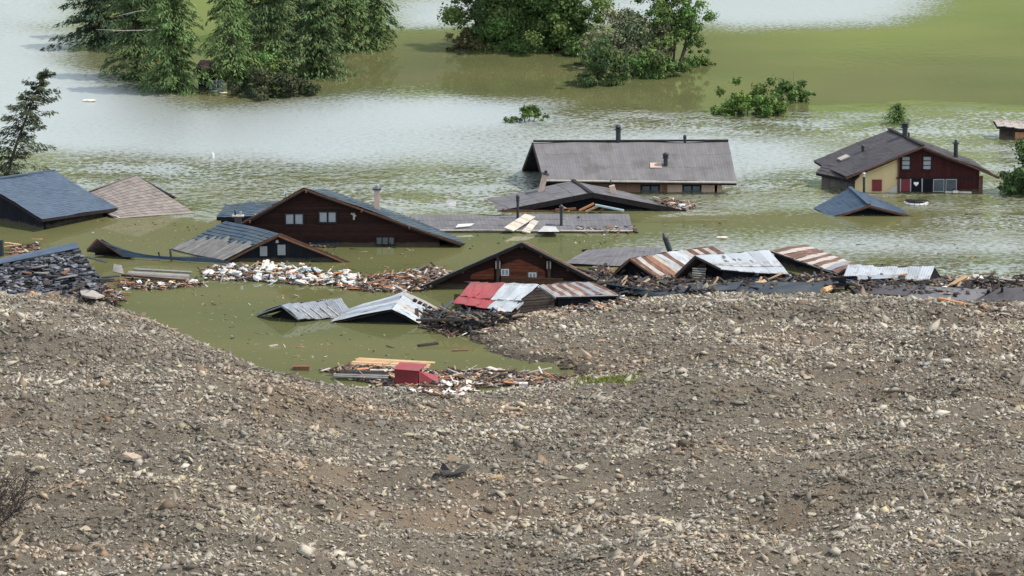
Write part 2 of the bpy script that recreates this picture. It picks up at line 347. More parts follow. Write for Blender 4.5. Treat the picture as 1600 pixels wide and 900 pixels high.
m_black = M('charred_shingle', (.020, .022, .026), (.085, .085, .090), scale=2.5, rough=.85, attr=True, bump=.6, bscale=9, spec=.15)
m_wood = M('dark_brown_board', (.017, .0075, .006), (.033, .0135, .010), scale=1.5, rough=.8, attr=True, stretch=(1, 1, 6), tide=True, spec=.15)
m_woodsun = M('sunlit_red_brown_board', (.085, .024, .014), (.14, .045, .022), scale=1.5, rough=.8, attr=True, stretch=(1, 1, 5), tide=True, spec=.15)  # lighter copy of the brown boards, sunlight put into the colour
m_wine = M('dark_red_board', (.040, .009, .010), (.056, .014, .013), scale=1.5, rough=.7, attr=True, stretch=(1, 1, 5), tide=True, spec=.15)
m_oldw = M('old_grey_brown_board', (.035, .026, .022), (.075, .058, .048), scale=1.5, rough=.9, attr=True, stretch=(1, 1, 5), tide=True, spec=.15)
m_navy = M('blue_black_board', (.006, .007, .011), (.012, .013, .018), scale=1.5, rough=.75, attr=True, tide=True, spec=.15)
m_cream = M('cream_plaster', (.50, .37, .18), (.56, .43, .23), scale=.8, rough=.9, attr=True)
m_pplas = M('pinkish_plaster', (.42, .29, .19), (.48, .35, .24), scale=.8, rough=.9, attr=True)
m_brpl = M('brown_plaster', (.20, .11, .065), (.25, .145, .09), scale=.8, rough=.9, attr=True)
m_gwall = M('grey_board_wall', (.10, .088, .085), (.14, .125, .118), scale=.8, rough=.9, attr=True, tide=True)
m_trim = M('brown_trim', (.085, .042, .026), (.13, .070, .045), scale=3, rough=.7, spec=.15)
m_dtrim = M('dark_trim', (.014, .011, .011), (.028, .022, .021), scale=3, rough=.7, spec=.15)
m_ltrim = M('pale_trim', (.30, .26, .22), (.40, .36, .31), scale=3, rough=.7)
m_white = M('white_paint', (.72, .72, .72), (.80, .79, .77), scale=2, rough=.6, attr=True)
m_glass = M('window_glass', (.03, .045, .055), (.05, .07, .085), scale=2, rough=.08, spec=.8)
m_curt = M('pale_shutter_glass', (.24, .25, .26), (.30, .31, .32), scale=2, rough=.25)
m_red = M('red_shutter', (.12, .008, .012), (.16, .012, .016), scale=2, rough=.6)
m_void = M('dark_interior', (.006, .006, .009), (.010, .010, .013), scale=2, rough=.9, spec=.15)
m_pipe = M('black_pipe', (.012, .015, .020), (.022, .026, .032), scale=4, rough=.45)
m_steel = M('steel_flue', (.45, .46, .48), (.6, .6, .62), scale=4, rough=.3, metal=.9)
m_brick = M('pinkish_chimney_render', (.42, .29, .23), (.52, .38, .31), scale=5, rough=.9, bump=.4)
m_tinw = M('white_tin', (.27, .295, .32), (.37, .39, .41), scale=.9, rough=.5, attr=True, metal=.1, c3=(.22, .20, .19), s3=1.6)
m_ting = M('galvanised_tin', (.19, .21, .24), (.28, .295, .315), scale=1.6, rough=.45, attr=True, metal=.3, c3=(.22, .21, .21), s3=1.1)
m_rust = M('rusty_tin', (.075, .034, .024), (.135, .065, .045), scale=2.2, rough=.8, attr=True, c3=(.20, .155, .13), s3=1.6)
m_orng = M('orange_rust_tin', (.20, .095, .055), (.27, .15, .095), scale=2.2, rough=.8, attr=True, c3=(.14, .06, .04), s3=2.0)
m_pale = M('faded_pink_tin', (.27, .235, .21), (.36, .325, .29), scale=1.8, rough=.6, attr=True, c3=(.19, .12, .09), s3=1.6)
m_redt = M('red_tin', (.21, .020, .026), (.26, .045, .048), scale=1.2, rough=.6, attr=True, c3=(.13, .05, .04), s3=1.5)
m_tarp = M('grey_tarp', (.32, .31, .31), (.44, .42, .41), scale=1.5, rough=.6, attr=True, bump=.3)
m_tan = M('tan_timber', (.36, .21, .10), (.50, .33, .18), scale=3, rough=.85, attr=True, stretch=(1, 5, 1))
m_org = M('orange_timber', (.38, .15, .06), (.50, .24, .12), scale=3, rough=.85, attr=True)
m_brn = M('brown_timber', (.12, .06, .038), (.19, .10, .065), scale=3, rough=.85, attr=True, spec=.15)
m_drk = M('dark_timber', (.022, .018, .018), (.05, .04, .036), scale=3, rough=.85, attr=True, spec=.15)
m_pwood = M('pale_timber', (.38, .33, .27), (.48, .43, .36), scale=3, rough=.85, attr=True)
UPZ = Vector((0, 0, 1))
m_panel = M('navy_roof_sheet', (.008, .014, .022), (.018, .027, .036), scale=1.1, rough=.7, attr=True, c3=(.035, .04, .042), s3=.8)

def S4(e0, e1, r1, r0):
    """surface over a roof slope: u runs along the eave e0-e1, v climbs from the eave to the ridge r0-r1"""
    e0, e1, r1, r0 = map(Vector, (e0, e1, r1, r0))
    def f(u, v):
        q = (e0 * (1 - u) + e1 * u) * (1 - v) + (r0 * (1 - u) + r1 * u) * v
        q.z += .035 * (math.sin(q.x * 1.1 + q.y * .6) + math.sin(q.x * .47 - q.y * .9 + 1.7)); return q   # old rafters sag
    return f
def snorm(S):
    n = (S(1, .5) - S(0, .5)).cross(S(.5, 1) - S(.5, 0)).normalized()
    return n if n.z > 0 else -n
def tiles(mb, S, tw=.42, th=.40, lift=.045, jit=.012, cj=.10, miss=0.0, rs=None):
    """lapped tiles, each its own raised piece with its own slight tilt and tone"""
    rs = rs or random.Random(3); n = snorm(S)
    lu = (S(1, .5) - S(0, .5)).length; lv = (S(.5, 1) - S(.5, 0)).length
    nu, nv = max(1, round(lu / tw)), max(1, round(lv / th))
    for j in range(nv):
        v0, v1 = j / nv, min(1, (j + 1.12) / nv)
        for i in range(nu):
            if rs.random() < miss: continue
            u0, u1 = i / nu, (i + .97) / nu
            g = 1 + rs.uniform(-cj, cj); mb.col(g, g, g * rs.uniform(.98, 1.03)); k = rs.uniform(-jit, jit)
            a, b, c, d = S(u0, v0), S(u1, v0), S(u1, v1), S(u0, v1)
            hi, lo = n * (lift + k), n * .012
            q = [a + hi, b + hi + n * rs.uniform(-jit, jit), c + lo, d + lo]; i0 = len(mb.v)
            mb.v += [tuple(x) for x in (a, b, *q)]; mb.c += [mb.cc] * 6
            mb.f += [(i0, i0 + 1, i0 + 3, i0 + 2), (i0 + 2, i0 + 3, i0 + 4, i0 + 5)]
    return mb
def sheets(parent, S, mats, wd=.85, amp=.035, rs=None, name='metal_sheet', warp=.03, rows=1):
    """corrugated sheets laid side by side, every sheet an object of its own"""
    rs = rs or random.Random(5); n = snorm(S); lu = (S(1, .5) - S(0, .5)).length; nu = max(1, round(lu / wd)); k = 0
    for j in range(rows):
        for i in range(nu):
            mt = mats[k % len(mats)] if isinstance(mats, list) else mats(i, j, nu); k += 1
            mb = MB(); g = rs.uniform(.85, 1.12); mb.col(g, g, g); na, nb = 10, 4
            off = .02 + rs.uniform(0, .03) + .02 * (i % 2); sk = rs.uniform(-.012, .012); lo = rs.uniform(-.02, .01); ph = rs.uniform(0, 6)
            vv0, vv1 = j / rows + (lo if j == 0 else -.03), (j + 1) / rows
            for b in range(nb + 1):
                for a in range(na + 1):
                    u = (i + a / na * 1.06 - .03) / nu; v = vv0 + (vv1 - vv0) * b / nb
                    p = S(u + sk * (1 - v), v) + n * (off + .01 * (rows - j) + (amp if a % 2 else 0) + warp * math.sin(ph + b * 1.7 + a * .3))
                    mb.v.append(tuple(p)); mb.c.append(mb.cc)
            w_ = na + 1
            mb.f += [(b * w_ + a, b * w_ + a + 1, (b + 1) * w_ + a + 1, (b + 1) * w_ + a) for b in range(nb) for a in range(na)]
            e = len(mb.v)                                   # folded lower lip, so that the sheet shows an edge
            for a in range(w_): q = Vector(mb.v[a]); mb.v.append(tuple(q - n * .05)); mb.c.append((.5, .5, .5))
            mb.f += [(a, e + a, e + a + 1, a + 1) for a in range(na)]
            mb.build(name, mt, parent)

class Plane:
    """a vertical wall plane through p, r pointing right along it, n out of it"""
    def __init__(s, p, r): s.p = Vector(p); s.r = Vector((r[0], r[1], 0)).normalized(); s.n = Vector((s.r.y, -s.r.x, 0))
    def at(s, x, z, out=0): q = s.p + s.r * x + s.n * out; q.z = z; return q
    def px(s, px, py, out=0): return onplane(px, py, s.p + s.n * out, s.n)
    def xz(s, px, py): q = s.px(px, py); return (q - s.p).dot(s.r), q.z
def interp(top, x):
    if x <= top[0][0]: return top[0][1]
    for (a, za), (b, zb) in zip(top, top[1:]):
        if x <= b: return za + (zb - za) * (x - a) / (b - a + 1e-9)
    return top[-1][1]
def boards(parent, pl, x0, x1, zb, top, mat, name='wall_boards', bw=.22, vertical=True, th=.05, jit=.02, cj=.22, gap=.02, out=0.0, rs=None, kind='stuff', miss=0):
    rs = rs or random.Random(11); mb = MB()
    if vertical:
        n = max(1, round((x1 - x0) / bw)); w = (x1 - x0) / n
        for i in range(n):
            if rs.random() < miss: continue
            a, b = x0 + i * w, x0 + (i + 1) * w - gap; za, zc = interp(top, a), interp(top, b)
            if max(za, zc) <= zb + .02: continue
            za = max(za, zb + .01); zc = max(zc, zb + .01)
            g = 1 + rs.uniform(-cj, cj); mb.col(g, g, g); o = out + rs.uniform(0, jit)
            mb.hexa([pl.at(a, zb, o), pl.at(b, zb, o), pl.at(b, zb, o - th), pl.at(a, zb, o - th)], [pl.at(a, za, o), pl.at(b, zc, o), pl.at(b, zc, o - th), pl.at(a, za, o - th)])
    else:
        zt = max(z for _, z in top); n = max(1, round((zt - zb) / bw)); h = (zt - zb) / n
        xs = np.linspace(x0, x1, 200); tz = np.array([interp(top, x) for x in xs])
        for i in range(n):
            z0, z1 = zb + i * h, zb + (i + 1) * h - gap
            ok0 = xs[tz >= z0 - 1e-6]; ok1 = xs[tz >= z1 - 1e-6]
            if len(ok0) < 2: continue
            if len(ok1) < 2: ok1 = np.array([ok0.mean() - .01, ok0.mean() + .01])
            g = 1 + rs.uniform(-cj, cj); mb.col(g, g, g); o = out + rs.uniform(0, jit)
            mb.hexa([pl.at(ok0[0], z0, o), pl.at(ok0[-1], z0, o), pl.at(ok0[-1], z0, o - th), pl.at(ok0[0], z0, o - th)],
                    [pl.at(ok1[0], z1, o - .02), pl.at(ok1[-1], z1, o - .02), pl.at(ok1[-1], z1, o - th), pl.at(ok1[0], z1, o - th)])
    return mb.build(name, mat, parent, kind=kind) if mb.v else None
def wallprism(parent, pl, x0, x1, zb, top, mat, name='wall', th=.2, out=-.06):
    xs = sorted({x0, x1, *[x for x, _ in top if x0 < x < x1]})
    pts = [pl.at(x0, zb, out), pl.at(x1, zb, out)] + [pl.at(x, max(zb + .01, interp(top, x)), out) for x in xs[::-1]]
    return MB().prism(pts, -pl.n * th).build(name, mat, parent)
def rect(parent, pl, px, py, wpx, hpx, mat, name, out=.08, th=.06, label=None):
    a = pl.px(px - wpx / 2, py + hpx / 2); b = pl.px(px + wpx / 2, py + hpx / 2); c = pl.px(px + wpx / 2, py - hpx / 2); d = pl.px(px - wpx / 2, py - hpx / 2)
    c = Vector((b.x, b.y, d.z)); o = pl.n * out
    mb = MB().hexa([a + o, b + o, b + o - pl.n * th, a + o - pl.n * th], [d + o, c + o, c + o - pl.n * th, d + o - pl.n * th])
    ob = mb.build(name, mat, parent)
    if label: ob['label'] = label
    return ob
def window(parent, pl, px, py, wpx, hpx, mframe, mpane, panes=2, bars=0, fr=.10, name='window', out=.12, label=None, sill=False):
    a = pl.xz(px - wpx / 2, py + hpx / 2); b = pl.xz(px + wpx / 2, py - hpx / 2)
    x0, x1, z0, z1 = a[0], b[0], a[1], b[1]; mb = MB()
    def bx(xa, xb, za, zb, o=out, th=.10): mb.hexa([pl.at(xa, za, o), pl.at(xb, za, o), pl.at(xb, za, o - th), pl.at(xa, za, o - th)], [pl.at(xa, zb, o), pl.at(xb, zb, o), pl.at(xb, zb, o - th), pl.at(xa, zb, o - th)])
    bx(x0, x0 + fr, z0, z1); bx(x1 - fr, x1, z0, z1); bx(x0 + fr, x1 - fr, z0, z0 + fr); bx(x0 + fr, x1 - fr, z1 - fr, z1)
    for k in range(1, panes): xm = x0 + (x1 - x0) * k / panes; bx(xm - fr / 2, xm + fr / 2, z0 + fr, z1 - fr, out - .004)
    for k in range(1, bars + 1): zm = z0 + (z1 - z0) * k / (bars + 1); bx(x0 + fr, x1 - fr, zm - .025, zm + .025, out - .008)
    if sill: bx(x0 - .06, x1 + .06, z0 - .07, z0 - .003, out + .06, .16)
    f = mb.build(name, mframe, parent)
    if label: f['label'] = label
    for k in range(panes):
        xa, xb = x0 + (x1 - x0) * k / panes + fr * .55, x0 + (x1 - x0) * (k + 1) / panes - fr * .55
        MB().hexa([pl.at(xa, z0 + fr * .8, out - .05), pl.at(xb, z0 + fr * .8, out - .05), pl.at(xb, z0 + fr * .8, out - .08), pl.at(xa, z0 + fr * .8, out - .08)],
                  [pl.at(xa, z1 - fr * .8, out - .05), pl.at(xb, z1 - fr * .8, out - .05), pl.at(xb, z1 - fr * .8, out - .08), pl.at(xa, z1 - fr * .8, out - .08)]).build('pane', mpane, f)
    return f
def deck(mb, S, th=.16, over=.0):
    n = snorm(S); N = 6; g = [[S(i / N, -over + (1 + over) * j / N) for i in range(N + 1)] for j in range(N + 1)]; i0 = len(mb.v)
    for o in (-n * .07, -n * (th + .07)):
        for row in g:
            for p in row: mb.v.append(tuple(p + o)); mb.c.append(mb.cc)
    W, T = N + 1, (N + 1) ** 2
    for j in range(N):
        for i in range(N): a = i0 + j * W + i; mb.f += [(a, a + 1, a + W + 1, a + W), (T + a + W, T + a + W + 1, T + a + 1, T + a)]
    for i in range(N):
        for a, b in ((i, i + 1), (N * W + i + 1, N * W + i), ((i + 1) * W, i * W), (i * W + N, (i + 1) * W + N)): mb.f.append((i0 + b, i0 + a, i0 + T + a, i0 + T + b))
def flue(parent, b, t, Y, r, mat=None, cap='cowl', name='chimney', shape='tube', rx=None):
    """chimney from its foot to its top, both sighted at distance Y"""
    mat = mat or m_pipe; p, q = atY(*b, Y), atY(*t, Y); d = (q - p).normalized(); p = p - d * .5; mb = MB()
    if shape == 'tube': mb.tube(p, q, r)
    else: mb.bar(p, q, rx or r * 2, r * 2, Vector((0, 1, 0)))
    ch = mb.build(name, mat, parent)
    if cap == 'cowl':
        MB().tube(q + d * .03, q + d * .10, r * 1.5, r * 1.5).tube(q + d * .14, q + d * .34, r * 1.25, r * 1.45).tube(q + d * .38, q + d * .50, r * 1.5, r * .5).build('cowl', m_pipe, ch)
    elif cap == 'ball':
        MB().tube(q, q + d * .08, r * 1.5).tube(q + d * .10, q + d * .25, r * .8, r * 1.35).tube(q + d * .25, q + d * .42, r * 1.35, r * .7).build('cowl', m_pipe, ch)
    elif cap == 'slab':
        MB().bar(q + d * .002, q + d * .08, r * 3, r * 3, Vector((0, 1, 0))).tube(q + d * .08, q + d * .28, r * .6).build('cap', m_pipe, ch)
    elif cap == 'steel':
        MB().bar(q + d * .002, q + d * .08, r * 3.2, r * 3.2, Vector((0, 1, 0))).build('cap', m_pipe, ch)
        MB().tube(q + d * .09, q + d * .32, r * .7).tube(q + d * .32, q + d * .40, r * .95, r * .4).build('cowl', m_steel, ch)
    return ch

def gable(name, label, cat, A, B, L, R, Lb=None, Rb=None, tile=None, cov='tiles', th=.16, setb=.7, side=.6, dip=.08, fascia=None, walls='', wmat=None, zb=-.7, slopes='LR', vertical=True, tw=.42, tht=.40, group=None, ridge=None, trimw=.20, lift=.045, cj=.10, bmat=None):
    """a gable roof on its house: A, B the front and back ends of the ridge, L, R the feet of the front rakes (Lb, Rb of the back ones)"""
    A, B, L, R = map(Vector, (A, B, L, R)); Lb = Vector(Lb) if Lb else L + (B - A); Rb = Vector(Rb) if Rb else R + (B - A)
    c = (L + R + Lb + Rb) / 4; root = thing(name, label, cat, (c.x, c.y, 0), group); rs = random.Random(hash_(label))
    SL, SR = S4(L, Lb, B, A), S4(R, Rb, B, A); mb = MB()
    if 'L' in slopes: deck(mb, SL, th, dip)
    if 'R' in slopes: deck(mb, SR, th, dip)
    roof = mb.build('roof', fascia or m_dtrim, root)
    if cov == 'tiles':
        t = MB(); SLd = lambda u, v: SL(u, v * (1 + dip) - dip); SRd = lambda u, v: SR(u, v * (1 + dip) - dip)
        if 'L' in slopes: tiles(t, SLd, tw, tht, rs=rs, lift=lift, cj=cj)
        if 'R' in slopes: tiles(t, SRd, tw, tht, rs=rs, lift=lift, cj=cj)
        t.build('tiles', tile, roof, kind='stuff')
    if ridge:
        MB().bar(A - (B - A).normalized() * .02 + UPZ * .05, B + UPZ * .05, .30, .10).build('ridge_cap', ridge, roof)
    # bargeboards under the front rakes
    e = (B - A); e.z = 0; e.normalize(); f = MB(); o = -e * .035 - UPZ * (th * .5)
    f.bar(L + (L - A) * dip + o, A + o, .05, th + trimw - .1, UPZ); f.bar(R + (R - A) * dip + o + e * .004, A + o + e * .004, .05, th + trimw - .1, UPZ)
    f.build('bargeboard', bmat or fascia or m_dtrim, root)
    # front gable wall
    r = (R - L); r.z = 0; pl = Plane(A + e * setb, r); o = pl.p
    def tx(q): q2 = q + e * setb; return ((q2 - o).dot(pl.r), q2.z - th - .04)
    top = [tx(L), tx(A), tx(R)]; x0, x1 = top[0][0] + side, top[2][0] - side
    info = dict(root=root, roof=roof, pl=pl, top=top, x0=x0, x1=x1, SL=SL, SR=SR, e=e)
    if 'F' in walls:
        info['wall'] = wallprism(root, pl, x0, x1, zb, top, wmat)
        boards(root, pl, x0, x1, zb, top, wmat, vertical=vertical, rs=rs)
    L2 = (B - A).length
    for s, foot, fb in (('L', L, Lb), ('R', R, Rb)):
        if s in walls:
            x = x0 + .08 if s == 'L' else x1 - .08; z = interp(top, x) - .05
            p = pl.at(x, 0, -.25); q = pl.at(x, 0, -.25) + e * max(.5, (L2 - 2 * setb)); dz = (fb - foot).z
            pw = Plane(p, (q - p)) if s == 'R' else Plane(q, (p - q)); ln = (q - p).length
            tp = [(0, z), (ln, z + dz)] if s == 'R' else [(0, z + dz), (ln, z)]
            wallprism(root, pw, 0, ln, zb, tp, wmat); boards(root, pw, 0, ln, zb, tp, wmat, rs=rs)
            info['side' + s] = pw
    return info
def hash_(s):
    h = 7
    for c in s: h = (h * 31 + ord(c)) % 1000003
    return h
def slope(name, label, cat, e0, e1, r1, r0, tile, th=.16, fascia=None, tw=.42, tht=.40, cov='tiles', dip=.05, zfoot=None, group=None, cj=.10, miss=0, lift=.045):
    S = S4(e0, e1, r1, r0); c = S(.5, .5); root = thing(name, label, cat, (c.x, c.y, 0), group)
    mb = MB(); deck(mb, S, th, dip); roof = mb.build('roof', fascia or m_dtrim, root)
    if cov == 'tiles': tiles(MB(), lambda u, v: S(u, v * (1 + dip) - dip), tw, tht, rs=random.Random(hash_(label)), cj=cj, miss=miss, lift=lift).build('tiles', tile, roof, kind='stuff')
    return dict(root=root, roof=roof, S=S)

# ---- A: blue slate roof at the far left --------------------------------------------------
F_ = P(65, 342, .0); E_ = P(184, 327, .0)
F_ = P(65, 342 , 1.0); E_ = P(184, 325, .55)
Ln = atY(-34, 284, F_.y + 4.6); Rn = Ln + (E_ - F_); Rn = atY(85, 267, Rn.y)
k = slope('flooded_house', 'large house with a blue slate roof at the left edge of the lake', 'house', F_, E_, Rn, Ln, m_slate, fascia=m_dtrim, tw=.34, tht=.32, dip=0, lift=.022, cj=.08)
rt = k['root']; far = S4(F_ + (Ln - F_) * 2 - UPZ * (Ln.z - F_.z) * 2, E_ + (Rn - E_) * 2 - UPZ * (Rn.z - E_.z) * 2, Rn, Ln)
mb = MB(); deck(mb, far, .15); rr = mb.build('roof', m_dtrim, rt); tiles(MB(), far, .34, .34).build('tiles', m_slate, rr, kind='stuff')
MB().bar(Ln + UPZ * .06, Rn + UPZ * .06, .28, .1).build('ridge_cap', m_slate, k['roof'])
fy = (far(0, 0)); pl = Plane(F_ + (Ln - F_) * .06 + (E_ - F_).normalized() * .6, (F_ - fy)); o = pl.p
g = lambda q: ((q - o).dot(pl.r), q.z - .2)
tp = [g(fy), g(Ln), g(F_)]; wallprism(rt, pl, tp[0][0], tp[2][0] - .5, -1, tp, m_void); boards(rt, pl, tp[0][0], tp[2][0] - .5, -1, tp, m_navy, bw=.35)
pl = Plane(F_ + (Ln - F_) * .12 + (E_ - F_).normalized() * .7, (E_ - F_)); ln = (E_ - F_).length - 1.2
wallprism(rt, pl, 0, ln, -1, [(0, F_.z + .02), (ln, E_.z + .02)], m_void); boards(rt, pl, 0, ln, -1, [(0, F_.z + .02), (ln, E_.z + .02)], m_navy, bw=.3)
MB().bar(F_ - UPZ * .12, E_ - UPZ * .12, .05, .2).build('fascia_board', m_dtrim, rt)
p = P(172, 334, .3); MB().bar(p, p + Vector((1.0, -.3, -.35)), .12, .05).build('broken_batten', m_ltrim, rt)

# ---- B: pinkish tiled roof, mostly under water -------------------------------------------
e0, e1 = P(183, 343, -.05), P(306, 334, -.05); r1 = atY(213, 274, P(213, 322, 0).y); r0 = atY(120, 306, r1.y - 1.5)
k = slope('sunken_house', 'pinkish brown tiled roof sticking out of the water behind the blue slate house', 'roof', e0, e1, r1, r0, m_pink, tw=.30, tht=.36, cj=.14)
e2 = Vector((r1.x + 3.5, r1.y + 4, -.6)); e3 = Vector((r0.x - 1, r0.y + 5, -.6))
mb = MB(); mb.slab([e2, e3, r0, r1], .15).build('roof', m_dtrim, k['root']); MB().bar(r0 + UPZ * .05, r1 + UPZ * .05, .12, .06).build('ridge_cap', m_pink, k['root'])
MB().bar(e0 + UPZ * .12, e1 + UPZ * .12, .08, .05).build('gutter', m_ltrim, k['root'])

# ---- C: big dark chalet with blue roof ---------------------------------------------------
Y0 = WY(384); A = atY(475, 294, Y0 - .7); L = atY(330, 373, Y0 - .7); R = atY(703, 374, Y0 - .7); B = atY(512, 297, Y0 + 7)
Rb = atY(735, 372, Y0 + 7); Lb = atY(392, 345, Y0 + 6)
C = gable('flooded_chalet', 'big dark brown chalet with blue roof, pink chimney and two shuttered gable windows', 'chalet', A, B, L, R, Lb=Lb, Rb=Rb, tile=m_teal, walls='FL', wmat=m_wood, fascia=m_dtrim, bmat=m_trim, side=.9, setb=.7, zb=-1.2, vertical=False, tw=.5, trimw=.06)
rt, pl = C['root'], C['pl']
for x, y, w_, h in ((460, 342, 31, 20), (512, 339, 30, 20)): window(rt, pl, x, y, w_, h, m_dtrim, m_curt, 2, fr=.12)
window(rt, pl, 602, 376, 30, 14, m_dtrim, m_glass, 3, fr=.08, label='long low window just above the water')
sg = MB(); q = pl.px(553, 338, .08); sg.box(q, .14, .06, .5); sg.box(q + Vector((-.02, -.02, .12)), .42, .05, .1, Matrix.Rotation(.5, 3, 'Y')); sg.build('wall_ornament', m_ltrim, rt)
sg = MB(); q = pl.px(399, 338, .08); sg.tube(q, q + UPZ * .18, .10, .06).build('wall_lamp', m_ltrim, rt)
for i, x in enumerate((392, 480, 566, 640)):       # rafter ends under the eaves
    q = pl.px(x, 400, .3); tz = interp(C['top'], (q - pl.p).dot(pl.r)); q.z = tz; MB().bar(q, q + pl.n * .7, .12, .16).build('purlin', m_trim, rt)
mb = MB(); mb.hexa([pl.px(480, 385, .05), pl.px(530, 386, .05), pl.px(530, 386, -.02), pl.px(480, 385, -.02)], [pl.px(480, 376, .05), pl.px(530, 374, .05), pl.px(530, 374, -.02), pl.px(480, 376, -.02)]); mb.build('stained_panel', m_navy, rt)
flue(C['roof'], (589, 330), (589, 296), Y0 + 5, .20, m_brick, 'steel', shape='box', rx=.42)
q = atY(446, 302, Y0 + 3); MB().tube(q - UPZ * .4, q, .07).tube(q, q + UPZ * .18, .15, .12).build('roof_vent', m_steel, C['roof'])
# its lower wing behind
e0, e1 = atY(338, 340, Y0 + 2.0), atY(395, 338, Y0 + 2.0)
Sw = S4(e0, e1 + Vector((1, 0, 0)), atY(480, 310, Y0 + 5.5), atY(352, 319, Y0 + 5.5)); mb = MB(); deck(mb, Sw, .2)
wg = mb.build('wing_roof', m_dtrim, rt); tiles(MB(), Sw, .5, .4).build('tiles', m_teal, wg, kind='stuff')
pw = Plane(e0 + Vector((.3, .5, 0)), (1, 0)); wallprism(rt, pw, 0, 4, -1, [(0, e0.z - .15), (4, e1.z - .15)], m_wood, 'wing_wall')

# ---- D: smaller chalet in front of C -----------------------------------------------------
Y0 = WY(410); A = atY(437, 364, Y0); L = P(352, 409, .12); R = P(545, 408, .05); Lb = P(270, 388, .1); L.y = R.y = Y0
D = gable('flooded_chalet', 'small chalet with half stripped grey and blue roof and a navy gable wall', 'chalet', A, A + (Lb - L), L, R, Lb=Lb, tile=m_teal, walls='F', wmat=m_navy, fascia=m_trim, bmat=m_trim, side=.5, setb=.55, cov='tiles', vertical=True, trimw=.08)
rt, pl = D['root'], D['pl']
window(rt, pl, 412, 392, 11, 15, m_curt, m_curt, 1, bars=1, fr=.08); window(rt, pl, 440, 390, 12, 16, m_curt, m_curt, 1, bars=2, fr=.08)
q = pl.px(433, 379, .1); MB().tube(q, q + UPZ * .2, .13, .08).build('wall_lamp', m_ltrim, rt)
SL = D['SL']; n = snorm(SL); mb = MB()          # bare boards on the lower half of the left slope
nb = 22
for i in range(nb):
    u0, u1 = i / nb, (i + .93) / nb; vt = .50 + .10 * math.sin(i * .7) * (1 if i % 3 else -.3) - .25 * (u0 > .85); g_ = random.Random(i).uniform(.8, 1.2); mb.col(g_, g_, g_)
    mb.slab([SL(u0, -.03) + n * .12, SL(u1, -.03) + n * .12, SL(u1, vt) + n * .11, SL(u0, vt) + n * .11][::1 if (SL(1, 0) - SL(0, 0)).cross(SL(0, 1) - SL(0, 0)).dot(n) > 0 else -1], .05, n)
mb.build('bare_boards', m_weath, D['roof'], kind='stuff')
flue(D['roof'], (372, 362), (372, 338), Y0 + 4, .19, m_dgrey, None, shape='box', rx=.5)
q = atY(372, 337, Y0 + 4); sb = MB().box(q, .85, .6, .07); sb.build('chimney_slab', m_ltrim, D['roof'])
MB().tube(q + Vector((.2, 0, .04)), q + Vector((.2, 0, .3)), .1).build('steel_cowl', m_steel, D['roof']); MB().tube(q + Vector((-.2, 0, .04)), q + Vector((-.2, 0, .34)), .07).tube(q + Vector((-.2, 0, .34)), q + Vector((-.2, 0, .42)), .12, .05).build('black_cowl', m_pipe, D['roof'])

# ---- E: long sagging blue roof, sunk to the ridge ----------------------------------------
A = P(152, 374, 0); Y0 = WY(402); A = atY(152, 374, Y0); L = atY(136, 391, Y0 - .3); R = atY(192, 400, Y0 - .6)
B = P(338, 405, .35); Rb = P(370, 413, .05)
c = (A + B) / 2; rt = thing('sunken_house', 'long sagging dark blue roof with an open gable, sunk beside the grey plank raft', 'house', (c.x, c.y, 0))
def SE(u, v, E0=S4(R, Rb, B, A)): q = E0(u, v); q.z -= .55 * math.sin(math.pi * min(1, u * 1.15)) * (v * .8 + .1); q.z = max(q.z, .08 + .2 * v); return q
mb = MB(); NU = 10
for i in range(NU):
    q = [SE(i / NU, 0), SE((i + 1) / NU, 0), SE((i + 1) / NU, 1), SE(i / NU, 1)]; nn = (q[1] - q[0]).cross(q[3] - q[0]).normalized(); nn = nn if nn.z > 0 else -nn
    mb.hexa([p - nn * .12 for p in q], q)
roof = mb.build('roof', m_dtrim, rt); tiles(MB(), SE, .5, .4).build('tiles', m_blue, roof, kind='stuff')
tiles(MB(), S4(L, P(300, 404, -.2), B, A), .5, .4)
mb = MB(); mb.bar(L, A, .07, .16); mb.bar(R, A, .07, .12); mb.build('bargeboard', m_trim, rt)
pl = Plane(A + Vector((.5, .5, 0)), (R - L)); g = lambda q: ((q - A).dot(pl.r) - .3, q.z - .15)
wallprism(rt, pl, g(L)[0] + .2, g(R)[0], -.6, [g(L), g(A), g(R)], m_void, 'gable_wall')
mb = MB(); deck(mb, S4(L, P(215, 397, -.2), SE(.3, 1) - UPZ * .05, A), .1); mb.build('roof', m_dtrim, rt)
for x, y, t in ((250, 398, .5), (268, 396, .6), (268, 402, .7)): q = P(x, y + 6, .1); MB().tube(q, q + Vector((-.1, 0, t)), .06).build('roof_stub', m_pipe, rt)

# ---- G: grey plank raft ------------------------------------------------------------------
def raft(name, label, cat, corners, mat, n, th=.09, cj=.2, miss=0., gap=.06, part='board', seed=1, zj=.04, amp=0):
    q = [Vector(p) for p in corners]; c = sum(q, Vector()) / 4; rt = thing(name, label, cat, (c.x, c.y, c.z)); S = S4(*q); rs = random.Random(seed); nn = snorm(S)
    for i in range(n):
        if rs.random() < miss: continue
        v0, v1 = i / n, (i + 1 - gap) / n; a = rs.uniform(0, .06); b = 1 - rs.uniform(0, .06); g = 1 + rs.uniform(-cj, cj); up = nn * rs.uniform(0, zj); mb = MB().col(g, g, g)
        pts = [S(a, v0) + up, S(b, v0) + up, S(b, v1) + up, S(a, v1) + up]; mb.hexa([p - nn * th for p in pts], pts)
        mb.build(part, mat if not isinstance(mat, list) else mat[rs.randrange(len(mat))], rt)
    return rt
rt = raft('plank_raft', 'flat grey raft of boards floating between the ruined black roof and the white rubbish', 'raft', (P(190, 434, .1), P(300, 440, .1), P(302, 424, .45), P(205, 418, .5)), m_weath, 6, miss=.1)
